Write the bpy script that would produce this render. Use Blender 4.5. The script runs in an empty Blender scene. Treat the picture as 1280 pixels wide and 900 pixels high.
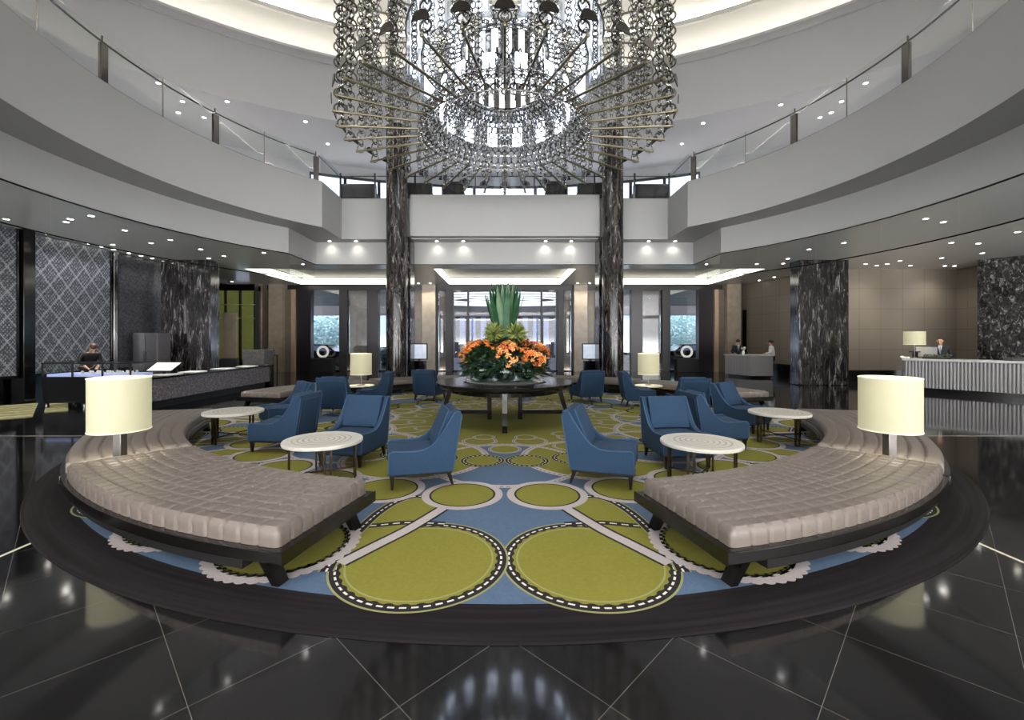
import bpy, math, random
from mathutils import Vector, Matrix
random.seed(7)
S = bpy.context.scene
COL = S.collection
PI = math.pi
CY = 9.43            # centre of the round lobby lies this far in front of the camera
EYE = 1.7
def R(d): return math.radians(d)
def pol(a, r, z=None):
    x, y = r*math.sin(R(a)), CY - r*math.cos(R(a))
    return (x, y) if z is None else (x, y, z)
def lin(c):
    c = c/255.0
    return c/12.92 if c <= .04045 else ((c+.055)/1.055)**2.4
def C(r, g, b): return (lin(r), lin(g), lin(b), 1)

# ------------------------------------------------------------------ materials
M = {}
def mat(name, col, rough=.5, metal=0.0, var=.06, scale=8.0, emis=0.0, ecol=None, bump=0.0, bscale=60, spec=.5, coat=0.0):
    m = bpy.data.materials.new(name); m.use_nodes = True
    nt = m.node_tree; b = nt.nodes['Principled BSDF']
    b.inputs['Roughness'].default_value = rough; b.inputs['Metallic'].default_value = metal
    b.inputs['Specular IOR Level'].default_value = spec
    b.inputs['Coat Weight'].default_value = coat; b.inputs['Coat Roughness'].default_value = .06
    tc = nt.nodes.new('ShaderNodeTexCoord')
    n = nt.nodes.new('ShaderNodeTexNoise'); n.inputs['Scale'].default_value = scale; n.inputs['Detail'].default_value = 3
    nt.links.new(tc.outputs['Object'], n.inputs['Vector'])
    r = nt.nodes.new('ShaderNodeValToRGB')
    r.color_ramp.elements[0].position = .3; r.color_ramp.elements[1].position = .7
    r.color_ramp.elements[0].color = tuple(max(0, c*(1-var)) for c in col[:3])+(1,)
    r.color_ramp.elements[1].color = tuple(c*(1+var) for c in col[:3])+(1,)
    nt.links.new(n.outputs['Fac'], r.inputs['Fac']); nt.links.new(r.outputs['Color'], b.inputs['Base Color'])
    if emis:
        b.inputs['Emission Color'].default_value = ecol or col; b.inputs['Emission Strength'].default_value = emis
    if bump:
        n2 = nt.nodes.new('ShaderNodeTexNoise'); n2.inputs['Scale'].default_value = bscale
        nt.links.new(tc.outputs['Object'], n2.inputs['Vector'])
        bp = nt.nodes.new('ShaderNodeBump'); bp.inputs['Strength'].default_value = bump; bp.inputs['Distance'].default_value = .01
        nt.links.new(n2.outputs['Fac'], bp.inputs['Height']); nt.links.new(bp.outputs['Normal'], b.inputs['Normal'])
    M[name] = m
    return m
def nodes_of(m): return m.node_tree.nodes, m.node_tree.links, m.node_tree.nodes['Principled BSDF']
def mth(nt, op, a, b=None, c=None):
    n = nt.nodes.new('ShaderNodeMath'); n.operation = op
    for k, v in enumerate((a, b, c)):
        if v is None: continue
        if isinstance(v, (int, float)): n.inputs[k].default_value = v
        else: nt.links.new(v, n.inputs[k])
    return n.outputs[0]
def mixc(nt, fac, a, b):
    n = nt.nodes.new('ShaderNodeMix'); n.data_type = 'RGBA'
    if isinstance(fac, (int, float)): n.inputs[0].default_value = fac
    else: nt.links.new(fac, n.inputs[0])
    for k, v in ((6, a), (7, b)):
        if isinstance(v, tuple): n.inputs[k].default_value = v
        else: nt.links.new(v, n.inputs[k])
    return n.outputs[2]

def marble(name, scale=(1, 1, .28), dark=C(14, 13, 15), mid=C(62, 58, 58), light=C(176, 172, 168), rough=.1, lo=.5, hi=.72):
    m = mat(name, dark, rough); nt = m.node_tree; ns, ls, b = nodes_of(m)
    tc = ns.new('ShaderNodeTexCoord'); mp = ns.new('ShaderNodeMapping'); mp.inputs['Scale'].default_value = scale
    ls.new(tc.outputs['Object'], mp.inputs['Vector'])
    n = ns.new('ShaderNodeTexNoise'); n.inputs['Scale'].default_value = 5; n.inputs['Detail'].default_value = 9; n.inputs['Roughness'].default_value = .72; n.inputs['Distortion'].default_value = 1.2
    ls.new(mp.outputs[0], n.inputs['Vector'])
    r = ns.new('ShaderNodeValToRGB'); e = r.color_ramp.elements
    e[0].position = lo-.08; e[0].color = dark; e[1].position = hi; e[1].color = light
    k = e.new(lo+.06); k.color = mid
    ls.new(n.outputs['Fac'], r.inputs['Fac']); ls.new(r.outputs['Color'], b.inputs['Base Color'])
    return m

def setup_materials():
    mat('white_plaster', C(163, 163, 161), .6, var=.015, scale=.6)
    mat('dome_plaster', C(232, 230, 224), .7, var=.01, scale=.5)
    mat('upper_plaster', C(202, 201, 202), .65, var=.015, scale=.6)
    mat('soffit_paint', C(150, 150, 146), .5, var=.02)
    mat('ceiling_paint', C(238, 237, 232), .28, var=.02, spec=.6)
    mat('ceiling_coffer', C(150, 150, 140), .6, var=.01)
    mat('travertine', C(166, 152, 134), .3, var=.14, scale=3)
    mat('travertine_dark', C(122, 110, 96), .3, var=.12, scale=3)
    mat('bronze_strip', C(205, 180, 150), .3, .3)
    mat('dark_frame', C(34, 31, 32), .35, var=.15, scale=5)
    mat('dark_lattice', C(40, 36, 40), .3, .2, var=.3, scale=40)
    mat('black_gloss', C(12, 11, 12), .12)
    mat('black_matte', C(16, 15, 16), .5)
    mat('dark_wood', C(13, 10, 10), .22, var=.3, scale=14)
    mat('table_wood', C(20, 16, 16), .15, var=.3, scale=14)
    mat('leg_bronze', C(98, 84, 70), .25, .9)
    mat('chair_blue', C(29, 57, 85), .85, var=.10, scale=60, bump=.25, bscale=500)
    mat('chair_blue_light', C(60, 90, 120), .85, var=.08, scale=60)
    mat('chair_leg', C(24, 18, 17), .3)
    mat('leather', C(114, 104, 98), .33, var=.05, scale=30, bump=.06, bscale=400)
    mat('leather_end', C(165, 158, 146), .4, var=.03)
    mat('lamp_shade', C(172, 168, 144), .8, var=.02, emis=.19, ecol=C(252, 246, 196))
    mat('lamp_trim', C(210, 206, 186), .7, var=.02, emis=.3, ecol=C(255, 250, 215))
    mat('lamp_metal', C(128, 124, 120), .3, .9)
    mat('chrome', C(205, 205, 205), .08, 1.0, var=.02)
    mat('nickel', C(150, 148, 144), .16, 1.0, var=.08, scale=20)
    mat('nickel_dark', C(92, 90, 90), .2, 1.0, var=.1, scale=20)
    mat('champagne', C(128, 121, 100), .28, .9, var=.06)
    mat('tube_light', C(250, 250, 250), .4, var=.01, emis=1.7, ecol=C(226, 237, 255))
    mat('bowl_light', C(250, 250, 250), .4, var=.01, emis=4.5, ecol=C(216, 230, 255))
    mat('strip_light', C(255, 255, 255), .4, emis=.8, ecol=C(250, 252, 255))
    mat('lens_light', C(255, 252, 240), .4, emis=14, ecol=C(255, 250, 238))
    mat('cove_strip', C(255, 252, 244), .5, emis=8, ecol=C(255, 250, 240))
    mat('coffer_strip', C(255, 252, 240), .5, emis=2.4, ecol=C(255, 251, 236))
    mat('desk_panel', C(145, 143, 145), .35, .2, var=.03)
    mat('desk_top', C(190, 190, 190), .25, var=.02)
    mat('beige_panel', C(126, 116, 103), .55, var=.03, scale=1.2)
    mat('white_top', C(206, 202, 192), .35, var=.04)
    mat('skin', C(205, 160, 135), .55); mat('hair_dark', C(26, 20, 18), .5); mat('hair_brown', C(66, 46, 34), .5)
    mat('suit_dark', C(28, 30, 38), .8); mat('shirt_white', C(225, 225, 228), .8); mat('tie_grey', C(120, 126, 150), .7)
    mat('eye_dark', C(25, 20, 20), .3); mat('lips', C(170, 105, 95), .5)
    mat('petal_orange', C(236, 126, 58), .55, var=.22, scale=14)
    mat('petal_light', C(246, 176, 108), .55, var=.15, scale=14)
    mat('petal_deep', C(216, 98, 54), .55, var=.2, scale=14)
    mat('pistil', C(240, 205, 90), .5)
    mat('leaf_dark', C(26, 52, 30), .4, var=.3, scale=12)
    mat('leaf_mid', C(48, 82, 46), .4, var=.25, scale=12)
    mat('leaf_sword', C(44, 88, 58), .32, var=.3, scale=6)
    mat('leaf_pale', C(92, 120, 88), .35, var=.2, scale=6)
    mat('bloom_green', C(150, 160, 88), .6, var=.25, scale=20)
    mat('bloom_green_dark', C(96, 112, 48), .6, var=.25, scale=20)
    mat('tray_silver', C(190, 190, 188), .2, .5)
    mat('green_glass', C(100, 104, 60), .25, var=.2, scale=1.2, emis=.09, ecol=C(170, 176, 96))
    mat('reflection_glow', C(130, 126, 92), .4, emis=.07, ecol=C(210, 200, 130), var=.1)  # glow put in for a floor reflection, not a lamp
    mat('cabinet_grey', C(92, 90, 94), .3, .5)
    mat('stone_grey', C(84, 80, 82), .5, var=.35, scale=9)
    mat('screen_bright', C(190, 200, 215), .3, emis=.5, var=.3, scale=4)
    mat('case_light', C(150, 158, 195), .3, emis=.3, ecol=C(170, 185, 240))
    mat('pastry', C(215, 205, 200), .5, var=.2, scale=12)
    mat('paper', C(232, 232, 226), .6)
    mat('green_tray', C(70, 84, 48), .6, var=.2)
    mat('sofa_dark', C(46, 46, 48), .8)
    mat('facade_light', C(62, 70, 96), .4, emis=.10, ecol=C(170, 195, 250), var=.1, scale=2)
    mat('asphalt', C(60, 60, 66), .35)
    mat('porch_ceiling', C(120, 118, 124), .5)
    mat('hedge_leaf', C(118, 150, 158), .6, var=.35, scale=5)
    mat('car_paint', C(14, 14, 17), .15); mat('tyre', C(18, 18, 18), .7)
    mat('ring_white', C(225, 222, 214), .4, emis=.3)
    # rug
    mat('rug_blue', C(74, 96, 122), .95, var=.08, scale=40, bump=.3, bscale=300)
    mat('rug_olive', C(120, 117, 36), .95, var=.07, scale=40, bump=.3, bscale=300)
    mat('rug_olive_pale', C(140, 138, 92), .95, var=.06, scale=60)
    mat('rug_black', C(15, 12, 14), .95, var=.2, scale=60)
    mat('rug_white', C(214, 208, 204), .95, var=.06, scale=80)
    mat('rug_grey', C(172, 163, 163), .95, var=.12, scale=70)
    m = mat('rug_border', C(46, 36, 40), .95, spec=.2); nt = m.node_tree; ns, ls, b = nodes_of(m)
    tc = ns.new('ShaderNodeTexCoord'); sx = ns.new('ShaderNodeSeparateXYZ'); ls.new(tc.outputs['Object'], sx.inputs[0])
    rr = mth(nt, 'SQRT', mth(nt, 'ADD', mth(nt, 'MULTIPLY', sx.outputs[0], sx.outputs[0]), mth(nt, 'MULTIPLY', sx.outputs[1], sx.outputs[1])))
    cb = ns.new('ShaderNodeCombineXYZ'); ls.new(mth(nt, 'MULTIPLY', rr, 14.0), cb.inputs[0]); ls.new(mth(nt, 'MULTIPLY', mth(nt, 'ARCTAN2', sx.outputs[1], sx.outputs[0]), 2.2), cb.inputs[1])
    n = ns.new('ShaderNodeTexNoise'); n.inputs['Scale'].default_value = 1.6; n.inputs['Detail'].default_value = 4; ls.new(cb.outputs[0], n.inputs['Vector'])
    r = ns.new('ShaderNodeValToRGB'); r.color_ramp.elements[0].position = .35; r.color_ramp.elements[1].position = .68
    r.color_ramp.elements[0].color = C(17, 13, 15); r.color_ramp.elements[1].color = C(34, 28, 31)
    ls.new(n.outputs['Fac'], r.inputs['Fac']); ls.new(r.outputs['Color'], b.inputs['Base Color'])
    # polished black floor with fine light joints laid on the diagonal, plus two pale inlay lines
    m = mat('floor_stone', C(22, 21, 23), .07, spec=.55); nt = m.node_tree; ns, ls, b = nodes_of(m)
    tc = ns.new('ShaderNodeTexCoord'); sx = ns.new('ShaderNodeSeparateXYZ'); ls.new(tc.outputs['Object'], sx.inputs[0])
    X, Y = sx.outputs[0], sx.outputs[1]
    def line(v, off, per, w):
        f = mth(nt, 'FRACT', mth(nt, 'ADD', mth(nt, 'DIVIDE', mth(nt, 'SUBTRACT', v, off), per), .5))
        return mth(nt, 'LESS_THAN', mth(nt, 'MULTIPLY', mth(nt, 'ABSOLUTE', mth(nt, 'SUBTRACT', f, .5)), per), w)
    g = mth(nt, 'MAXIMUM', line(mth(nt, 'ADD', X, Y), 1.55, .98, .002), line(mth(nt, 'SUBTRACT', X, Y), -1.55, .98, .002))
    inlay = mth(nt, 'LESS_THAN', mth(nt, 'ABSOLUTE', mth(nt, 'SUBTRACT', mth(nt, 'ABSOLUTE', X), 3.965)), .016)
    inlay = mth(nt, 'MAXIMUM', inlay, mth(nt, 'LESS_THAN', mth(nt, 'ABSOLUTE', mth(nt, 'SUBTRACT', Y, 7.8)), .016))
    n = ns.new('ShaderNodeTexNoise'); n.inputs['Scale'].default_value = 1.3; n.inputs['Detail'].default_value = 8; ls.new(tc.outputs['Object'], n.inputs['Vector'])
    r = ns.new('ShaderNodeValToRGB'); r.color_ramp.elements[0].position = .35; r.color_ramp.elements[1].position = .75
    r.color_ramp.elements[0].color = C(13, 12, 13); r.color_ramp.elements[1].color = C(25, 24, 26)
    ls.new(n.outputs['Fac'], r.inputs['Fac'])
    c = mixc(nt, g, r.outputs['Color'], C(96, 93, 88)); c = mixc(nt, inlay, c, C(205, 198, 180)); ls.new(c, b.inputs['Base Color'])
    # marbles
    marble('marble_black', scale=(1.6, 1.6, .3), mid=C(50, 47, 48), lo=.5, hi=.70)
    marble('marble_wall', scale=(1.5, 1.5, .9), lo=.49, hi=.65)
    marble('marble_column', scale=(1.6, 1.6, .35), dark=C(16, 14, 15), mid=C(66, 60, 58), light=C(190, 184, 178), lo=.5, hi=.70, rough=.14)
    marble('mosaic_grey', scale=(4, 4, 4), dark=C(62, 58, 62), mid=C(116, 110, 114), light=C(190, 184, 188), lo=.46, hi=.66, rough=.4)
    # metal lattice screens: big diamonds over a fine mosaic of small ones
    def screen(name, w, h, lw, base, fine, bright):
        m = mat(name, base, .3, .15); nt = m.node_tree; ns, ls, b = nodes_of(m)
        tc = ns.new('ShaderNodeTexCoord'); sx = ns.new('ShaderNodeSeparateXYZ'); ls.new(tc.outputs['Object'], sx.inputs[0])
        def lat(w, h, lw):
            u = mth(nt, 'DIVIDE', sx.outputs[1], w); v = mth(nt, 'DIVIDE', sx.outputs[2], h); out = None
            for op in ('ADD', 'SUBTRACT'):
                f = mth(nt, 'ABSOLUTE', mth(nt, 'SUBTRACT', mth(nt, 'FRACT', mth(nt, op, u, v)), .5))
                q = mth(nt, 'GREATER_THAN', f, .5-lw); out = q if out is None else mth(nt, 'MAXIMUM', out, q)
            return out
        n = ns.new('ShaderNodeTexVoronoi'); n.inputs['Scale'].default_value = 22; ls.new(tc.outputs['Object'], n.inputs['Vector'])
        rp = ns.new('ShaderNodeValToRGB'); rp.color_ramp.elements[0].color = base; rp.color_ramp.elements[1].color = fine
        sep = ns.new('ShaderNodeSeparateColor'); ls.new(n.outputs['Color'], sep.inputs[0]); ls.new(sep.outputs[0], rp.inputs['Fac'])
        c = mixc(nt, lat(w/6, h/6, .16), rp.outputs['Color'], base)
        if bright: c = mixc(nt, lat(w, h, lw), c, bright)
        ls.new(c, b.inputs['Base Color'])
    screen('screen_lattice', .52, .66, .032, C(56, 58, 64), C(150, 154, 164), C(150, 154, 160))
    screen('screen_fine', .3, .3, .05, C(40, 40, 44), C(110, 110, 118), None)
    # glass: clear with mirror-like reflection at grazing angles
    def glass(name, tint, ior, rough=0.0):
        m = bpy.data.materials.new(name); m.use_nodes = True; nt = m.node_tree; nt.nodes.clear()
        o = nt.nodes.new('ShaderNodeOutputMaterial'); mx = nt.nodes.new('ShaderNodeMixShader')
        t = nt.nodes.new('ShaderNodeBsdfTransparent'); t.inputs[0].default_value = tint
        g = nt.nodes.new('ShaderNodeBsdfGlossy'); g.inputs['Roughness'].default_value = rough
        f = nt.nodes.new('ShaderNodeLayerWeight'); f0 = ((ior-1)/(ior+1))**2
        nt.links.new(mth(nt, 'MULTIPLY_ADD', mth(nt, 'POWER', f.outputs['Facing'], 5.0), .9, f0), mx.inputs[0]); nt.links.new(t.outputs[0], mx.inputs[1]); nt.links.new(g.outputs[0], mx.inputs[2]); nt.links.new(mx.outputs[0], o.inputs[0])
        M[name] = m
    glass('glass_clear', (.93, .95, .95, 1), 1.45)
    glass('glass_window', (.9, .92, .95, 1), 1.6)
    glass('glass_baffle', (.95, .96, .955, 1), 1.4)
    glass('glass_bowl', (.72, .82, .76, 1), 1.5)
    glass('glass_rod', (.86, .88, .9, 1), 1.6, .05)
    # seat panels joined by shallow seams on the beige wall
    m = M['beige_panel']; nt = m.node_tree; ns, ls, b = nodes_of(m)
    tc = ns.new('ShaderNodeTexCoord'); sx = ns.new('ShaderNodeSeparateXYZ'); ls.new(tc.outputs['Object'], sx.inputs[0])
    def ln(v, per, w):
        f = mth(nt, 'ABSOLUTE', mth(nt, 'SUBTRACT', mth(nt, 'FRACT', mth(nt, 'DIVIDE', v, per)), .5))
        return mth(nt, 'LESS_THAN', f, w)
    g = mth(nt, 'MAXIMUM', ln(mth(nt, 'ADD', sx.outputs[0], sx.outputs[1]), .92, .009), ln(sx.outputs[2], .86, .009))
    old = b.inputs['Base Color'].links[0].from_socket
    ls.new(mixc(nt, g, old, C(98, 89, 78)), b.inputs['Base Color'])
    # round white table tops with grey spiral inlay rings
    m = M['white_top']; nt = m.node_tree; ns, ls, b = nodes_of(m)
    tc = ns.new('ShaderNodeTexCoord'); sx = ns.new('ShaderNodeSeparateXYZ'); ls.new(tc.outputs['Object'], sx.inputs[0])
    rr = mth(nt, 'SQRT', mth(nt, 'ADD', mth(nt, 'MULTIPLY', sx.outputs[0], sx.outputs[0]), mth(nt, 'MULTIPLY', sx.outputs[1], sx.outputs[1])))
    an = mth(nt, 'DIVIDE', mth(nt, 'ARCTAN2', sx.outputs[1], sx.outputs[0]), 2*PI)
    sp = mth(nt, 'LESS_THAN', mth(nt, 'FRACT', mth(nt, 'ADD', mth(nt, 'DIVIDE', rr, .062), an)), .3)
    sp = mth(nt, 'MULTIPLY', sp, mth(nt, 'LESS_THAN', rr, .35))
    old = b.inputs['Base Color'].links[0].from_socket
    ls.new(mixc(nt, sp, old, C(158, 150, 138)), b.inputs['Base Color'])
setup_materials()

# ------------------------------------------------------------------ mesh helpers
class MB:
    def __init__(s): s.v = []; s.f = []; s.m = []
    def add(s, vs, fs, mi=0, T=None):
        o = len(s.v)
        s.v += [tuple(T @ Vector(p)) if T is not None else tuple(p) for p in vs]
        s.f += [tuple(i+o for i in f) for f in fs]; s.m += [mi]*len(fs)
        return s
    def box(s, x0, x1, y0, y1, z0, z1, mi=0, T=None):
        return s.add([(x0,y0,z0),(x1,y0,z0),(x1,y1,z0),(x0,y1,z0),(x0,y0,z1),(x1,y0,z1),(x1,y1,z1),(x0,y1,z1)],
                     [(0,3,2,1),(4,5,6,7),(0,1,5,4),(1,2,6,5),(2,3,7,6),(3,0,4,7)], mi, T)
    def prism(s, poly, z0, z1, mi=0, T=None):      # polygon in xy, counter-clockwise
        n = len(poly)
        vs = [(p[0], p[1], z0) for p in poly]+[(p[0], p[1], z1) for p in poly]
        fs = [tuple(reversed(range(n))), tuple(range(n, 2*n))]+[(i, (i+1) % n, n+(i+1) % n, n+i) for i in range(n)]
        return s.add(vs, fs, mi, T)
    def lathe(s, prof, n=32, mi=0, T=None, a0=0, a1=360):   # prof [(r,z)]
        full = abs(a1-a0-360) < 1e-6; k = n if full else n+1
        vs = []
        for i in range(k):
            a = R(a0+(a1-a0)*i/n); vs += [(r*math.cos(a), r*math.sin(a), z) for r, z in prof]
        p = len(prof); fs = []
        for i in range(n):
            j = (i+1) % k
            fs += [(i*p+q, j*p+q, j*p+q+1, i*p+q+1) for q in range(p-1)]
        return s.add(vs, fs, mi, T)
    def disc(s, r, z, n=32, mi=0, T=None, cx=0, cy=0, flip=False):
        vs = [(cx+r*math.cos(2*PI*i/n), cy+r*math.sin(2*PI*i/n), z) for i in range(n)]
        return s.add(vs, [tuple(range(n)) if not flip else tuple(reversed(range(n)))], mi, T)
    def tube(s, pts, rad, n=8, mi=0, T=None, closed=False):
        pts = [Vector(p) for p in pts]; vs = []; m = len(pts)
        for i, p in enumerate(pts):
            if closed: d = pts[(i+1) % m]-pts[i-1]
            else: d = pts[min(i+1, m-1)]-pts[max(i-1, 0)]
            d.normalize(); u = d.orthogonal() if abs(d.z) > .999 else d.cross(Vector((0, 0, 1)))
            u.normalize(); w = d.cross(u); rr = rad[i] if isinstance(rad, (list, tuple)) else rad
            vs += [p+u*rr*math.cos(2*PI*k/n)+w*rr*math.sin(2*PI*k/n) for k in range(n)]
        fs = []
        for i in range(m if closed else m-1):
            j = (i+1) % m
            fs += [(i*n+k, j*n+k, j*n+(k+1) % n, i*n+(k+1) % n) for k in range(n)]
        if not closed: fs += [tuple(range(n)), tuple(reversed(range((m-1)*n, m*n)))]
        return s.add(vs, fs, mi, T)
    def torus(s, r, t, n=20, k=8, mi=0, T=None):
        return s.tube([(r*math.cos(2*PI*i/n), r*math.sin(2*PI*i/n), 0) for i in range(n)], t, k, mi, T, True)
    def ball(s, c, r, n=12, mi=0, sc=(1, 1, 1), T=None):
        vs = []; m = n//2
        for j in range(m+1):
            t = PI*j/m
            vs += [(c[0]+r*sc[0]*math.sin(t)*math.cos(2*PI*i/n), c[1]+r*sc[1]*math.sin(t)*math.sin(2*PI*i/n), c[2]-r*sc[2]*math.cos(t)) for i in range(n)]
        fs = [(j*n+i, j*n+(i+1) % n, (j+1)*n+(i+1) % n, (j+1)*n+i) for j in range(m) for i in range(n)]
        return s.add(vs, fs, mi, T)
    def strip(s, A, B, mi=0, T=None, closed=False):    # quads between two point lists
        n = len(A); vs = list(A)+list(B)
        k = n if closed else n-1
        return s.add(vs, [(i, (i+1) % n, n+(i+1) % n, n+i) for i in range(k)], mi, T)
    def build(s, name, mats, parent=None, smooth=35, bevel=0, bseg=2, loc=None, subsurf=0):
        me = bpy.data.meshes.new(name); me.from_pydata(s.v, [], s.f)
        if not isinstance(mats, (list, tuple)): mats = [mats]
        for q in mats: me.materials.append(M[q] if isinstance(q, str) else q)
        me.polygons.foreach_set('material_index', s.m)
        me.validate(); me.update()
        if smooth: 
            me.shade_smooth(); me.set_sharp_from_angle(angle=R(smooth))
        o = bpy.data.objects.new(name, me); COL.objects.link(o)
        if parent: o.parent = parent
        if loc: o.location = loc
        if bevel:
            b = o.modifiers.new('Bevel', 'BEVEL'); b.width = bevel; b.segments = bseg; b.limit_method = 'ANGLE'; b.angle_limit = R(40); b.harden_normals = False
        if subsurf:
            q = o.modifiers.new('Subsurf', 'SUBSURF'); q.levels = subsurf; q.render_levels = subsurf
        return o
def tag(o, label, cat, group=None, kind=None):
    o['label'] = label; o['category'] = cat
    if group: o['group'] = group
    if kind: o['kind'] = kind
    return o
def thing(name, label, cat, loc=(0, 0, 0), rz=0, group=None):
    o = bpy.data.objects.new(name, None); COL.objects.link(o); o.empty_display_size = .1
    o.location = loc; o.rotation_euler = (0, 0, rz)
    return tag(o, label, cat, group)
def struct(o, label=None):
    o['kind'] = 'structure'
    if label: o['label'] = label
    return o
def dup(root, loc, rz, label, group=None):
    r = root.copy(); COL.objects.link(r); r.location = loc; r.rotation_euler = (0, 0, rz); r['label'] = label
    if group: r['group'] = group
    for ch in list(root.children):
        c = ch.copy(); COL.objects.link(c); c.parent = r
        for g in list(ch.children):
            d = g.copy(); COL.objects.link(d); d.parent = c
    return r
def TR(x=0, y=0, z=0, rz=0, rx=0, ry=0):
    return Matrix.Translation((x, y, z)) @ Matrix.Rotation(rz, 4, 'Z') @ Matrix.Rotation(ry, 4, 'Y') @ Matrix.Rotation(rx, 4, 'X')
def lamp(kind, name, loc, energy, color=(1, .96, .9), size=.1, rot=(0, 0, 0), parent=None, spot=None, blend=1.0, sy=None):
    d = bpy.data.lights.new(name, kind); d.energy = energy; d.color = color
    if kind == 'AREA':
        d.shape = 'RECTANGLE' if sy else 'DISK'; d.size = size
        if sy: d.size_y = sy
    else: d.shadow_soft_size = size
    if kind == 'SPOT': d.spot_size = R(spot or 80); d.spot_blend = blend
    o = bpy.data.objects.new(name, d); COL.objects.link(o); o.location = loc; o.rotation_euler = rot
    if parent: o.parent = parent
    return o
# ------------------------------------------------------------------ the building
Z_LOW, Z_SOF, Z_PAR, Z_FL2, Z_TOP = 4.7, 5.56, 7.12, 6.9, 9.5
def outline(r, xs, yb, nb=16, nsd=5, na=120):
    """round opening with a straight back; from back middle round by the left and the front to back middle again"""
    ys = CY+math.sqrt(r*r-xs*xs); P = []
    P += [(-xs*i/nb, yb) for i in range(nb)]
    P += [(-xs, yb+(ys-yb)*i/nsd) for i in range(nsd)]
    a0 = math.atan2(ys-CY, -xs); a1 = 2*PI+math.atan2(ys-CY, xs)
    P += [(r*math.cos(a0+(a1-a0)*i/na), CY+r*math.sin(a0+(a1-a0)*i/na)) for i in range(na+1)]
    P += [(xs, ys+(yb-ys)*i/nsd) for i in range(1, nsd+1)]
    P += [(xs-xs*i/nb, yb) for i in range(1, nb)]
    return P
def z_(P, z): return [(x, y, z) for x, y in P]
PAR = outline(8.4, 6.25, 16.85); PAR_IN = outline(8.66, 6.5, 17.1)
FAS = outline(9.4, 7.45, 17.4)

# floor
struct(MB().box(-28, 28, -6.2, 24, -.12, 0).build('floor', 'floor_stone', smooth=0), 'polished black stone floor with fine diagonal joints')
# lower ceiling around the opening
out = []
for x, y in FAS:
    dx, dy = x, y-CY; k = 30/math.hypot(dx, dy)
    if dy > 0: k = min(k, (18.3-CY)/dy)
    out.append((dx*k, CY+dy*k))
mb = MB().strip(z_(FAS, Z_LOW), z_(out, Z_LOW), closed=True)
mb.box(-30, -11, 18.3, 24.4, Z_LOW, Z_LOW+.1).box(-4.95, -3.0, 18.3, 24.4, Z_LOW, Z_LOW+.1).box(3.0, 4.95, 18.3, 24.4, Z_LOW, Z_LOW+.1).box(11, 30, 18.3, 24.4, Z_LOW, Z_LOW+.1)
for a, b in ((-11, -4.95), (-3, 3), (4.95, 11)):
    mb.box(a, b, 18.3, 18.55, Z_LOW, Z_LOW+.1).box(a, b, 23.7, 24.4, Z_LOW, Z_LOW+.1)
struct(mb.build('ceiling', 'ceiling_paint', smooth=0), 'grey ceiling of the ground floor round the opening')
for k, (a, b) in enumerate(((-11, -4.95), (-3, 3), (4.95, 11))):
    t = MB().box(a-.05, b+.05, 18.5, 23.75, Z_LOW+.40, Z_LOW+.46)
    t.box(a-.05, a, 18.5, 23.75, Z_LOW+.1, Z_LOW+.4).box(b, b+.05, 18.5, 23.75, Z_LOW+.1, Z_LOW+.4).box(a, b, 18.5, 18.55, Z_LOW+.1, Z_LOW+.4).box(a, b, 23.7, 23.75, Z_LOW+.1, Z_LOW+.4)
    o = struct(t.build('ceiling_coffer', 'ceiling_coffer', smooth=0), 'recessed lit coffer in the ceiling by the entrance')
    s = MB().box(a+.0, b-.0, 23.66, 23.7, Z_LOW+.02, Z_LOW+.33).box(a, a+.04, 18.6, 23.66, Z_LOW+.02, Z_LOW+.33).box(b-.04, b, 18.6, 23.66, Z_LOW+.02, Z_LOW+.33)
    s.build('light_strip', 'coffer_strip', o, smooth=0)
# fascia below the balcony, soffit and parapet
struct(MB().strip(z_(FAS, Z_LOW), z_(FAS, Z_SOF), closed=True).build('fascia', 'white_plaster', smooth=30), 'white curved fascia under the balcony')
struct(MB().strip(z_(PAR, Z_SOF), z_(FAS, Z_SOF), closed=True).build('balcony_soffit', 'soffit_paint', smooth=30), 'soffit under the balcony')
mb = MB().strip(z_(PAR, Z_SOF), z_(PAR, Z_PAR), closed=True).strip(z_(PAR, Z_PAR), z_(PAR_IN, Z_PAR), closed=True).strip(z_(PAR_IN, Z_PAR), z_(PAR_IN, Z_FL2), closed=True)
mb.box(-3.56, 3.56, 16.5, 16.86, Z_SOF+.04, Z_PAR+.03)
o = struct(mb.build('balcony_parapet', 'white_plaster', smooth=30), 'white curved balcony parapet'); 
# thin dark channel that carries the balustrade glass
struct(MB().strip(z_(outline(8.41, 6.26, 16.84), Z_PAR+.012), z_(outline(8.5, 6.35, 16.94), Z_PAR+.012), closed=True).build('trim_1', 'nickel_dark', smooth=0), 'dark metal channel on top of the parapet')
# dark shadow line at the foot of the fascia
struct(MB().strip(z_(outline(9.42, 7.47, 17.42), Z_LOW-.02), z_(outline(9.42, 7.47, 17.42), Z_LOW), closed=True).strip(z_(outline(9.42, 7.47, 17.42), Z_LOW-.02), z_(outline(9.47, 7.52, 17.47), Z_LOW-.02), closed=True).build('trim_2', 'nickel_dark', smooth=0), 'grey shadow line under the fascia')
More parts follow.
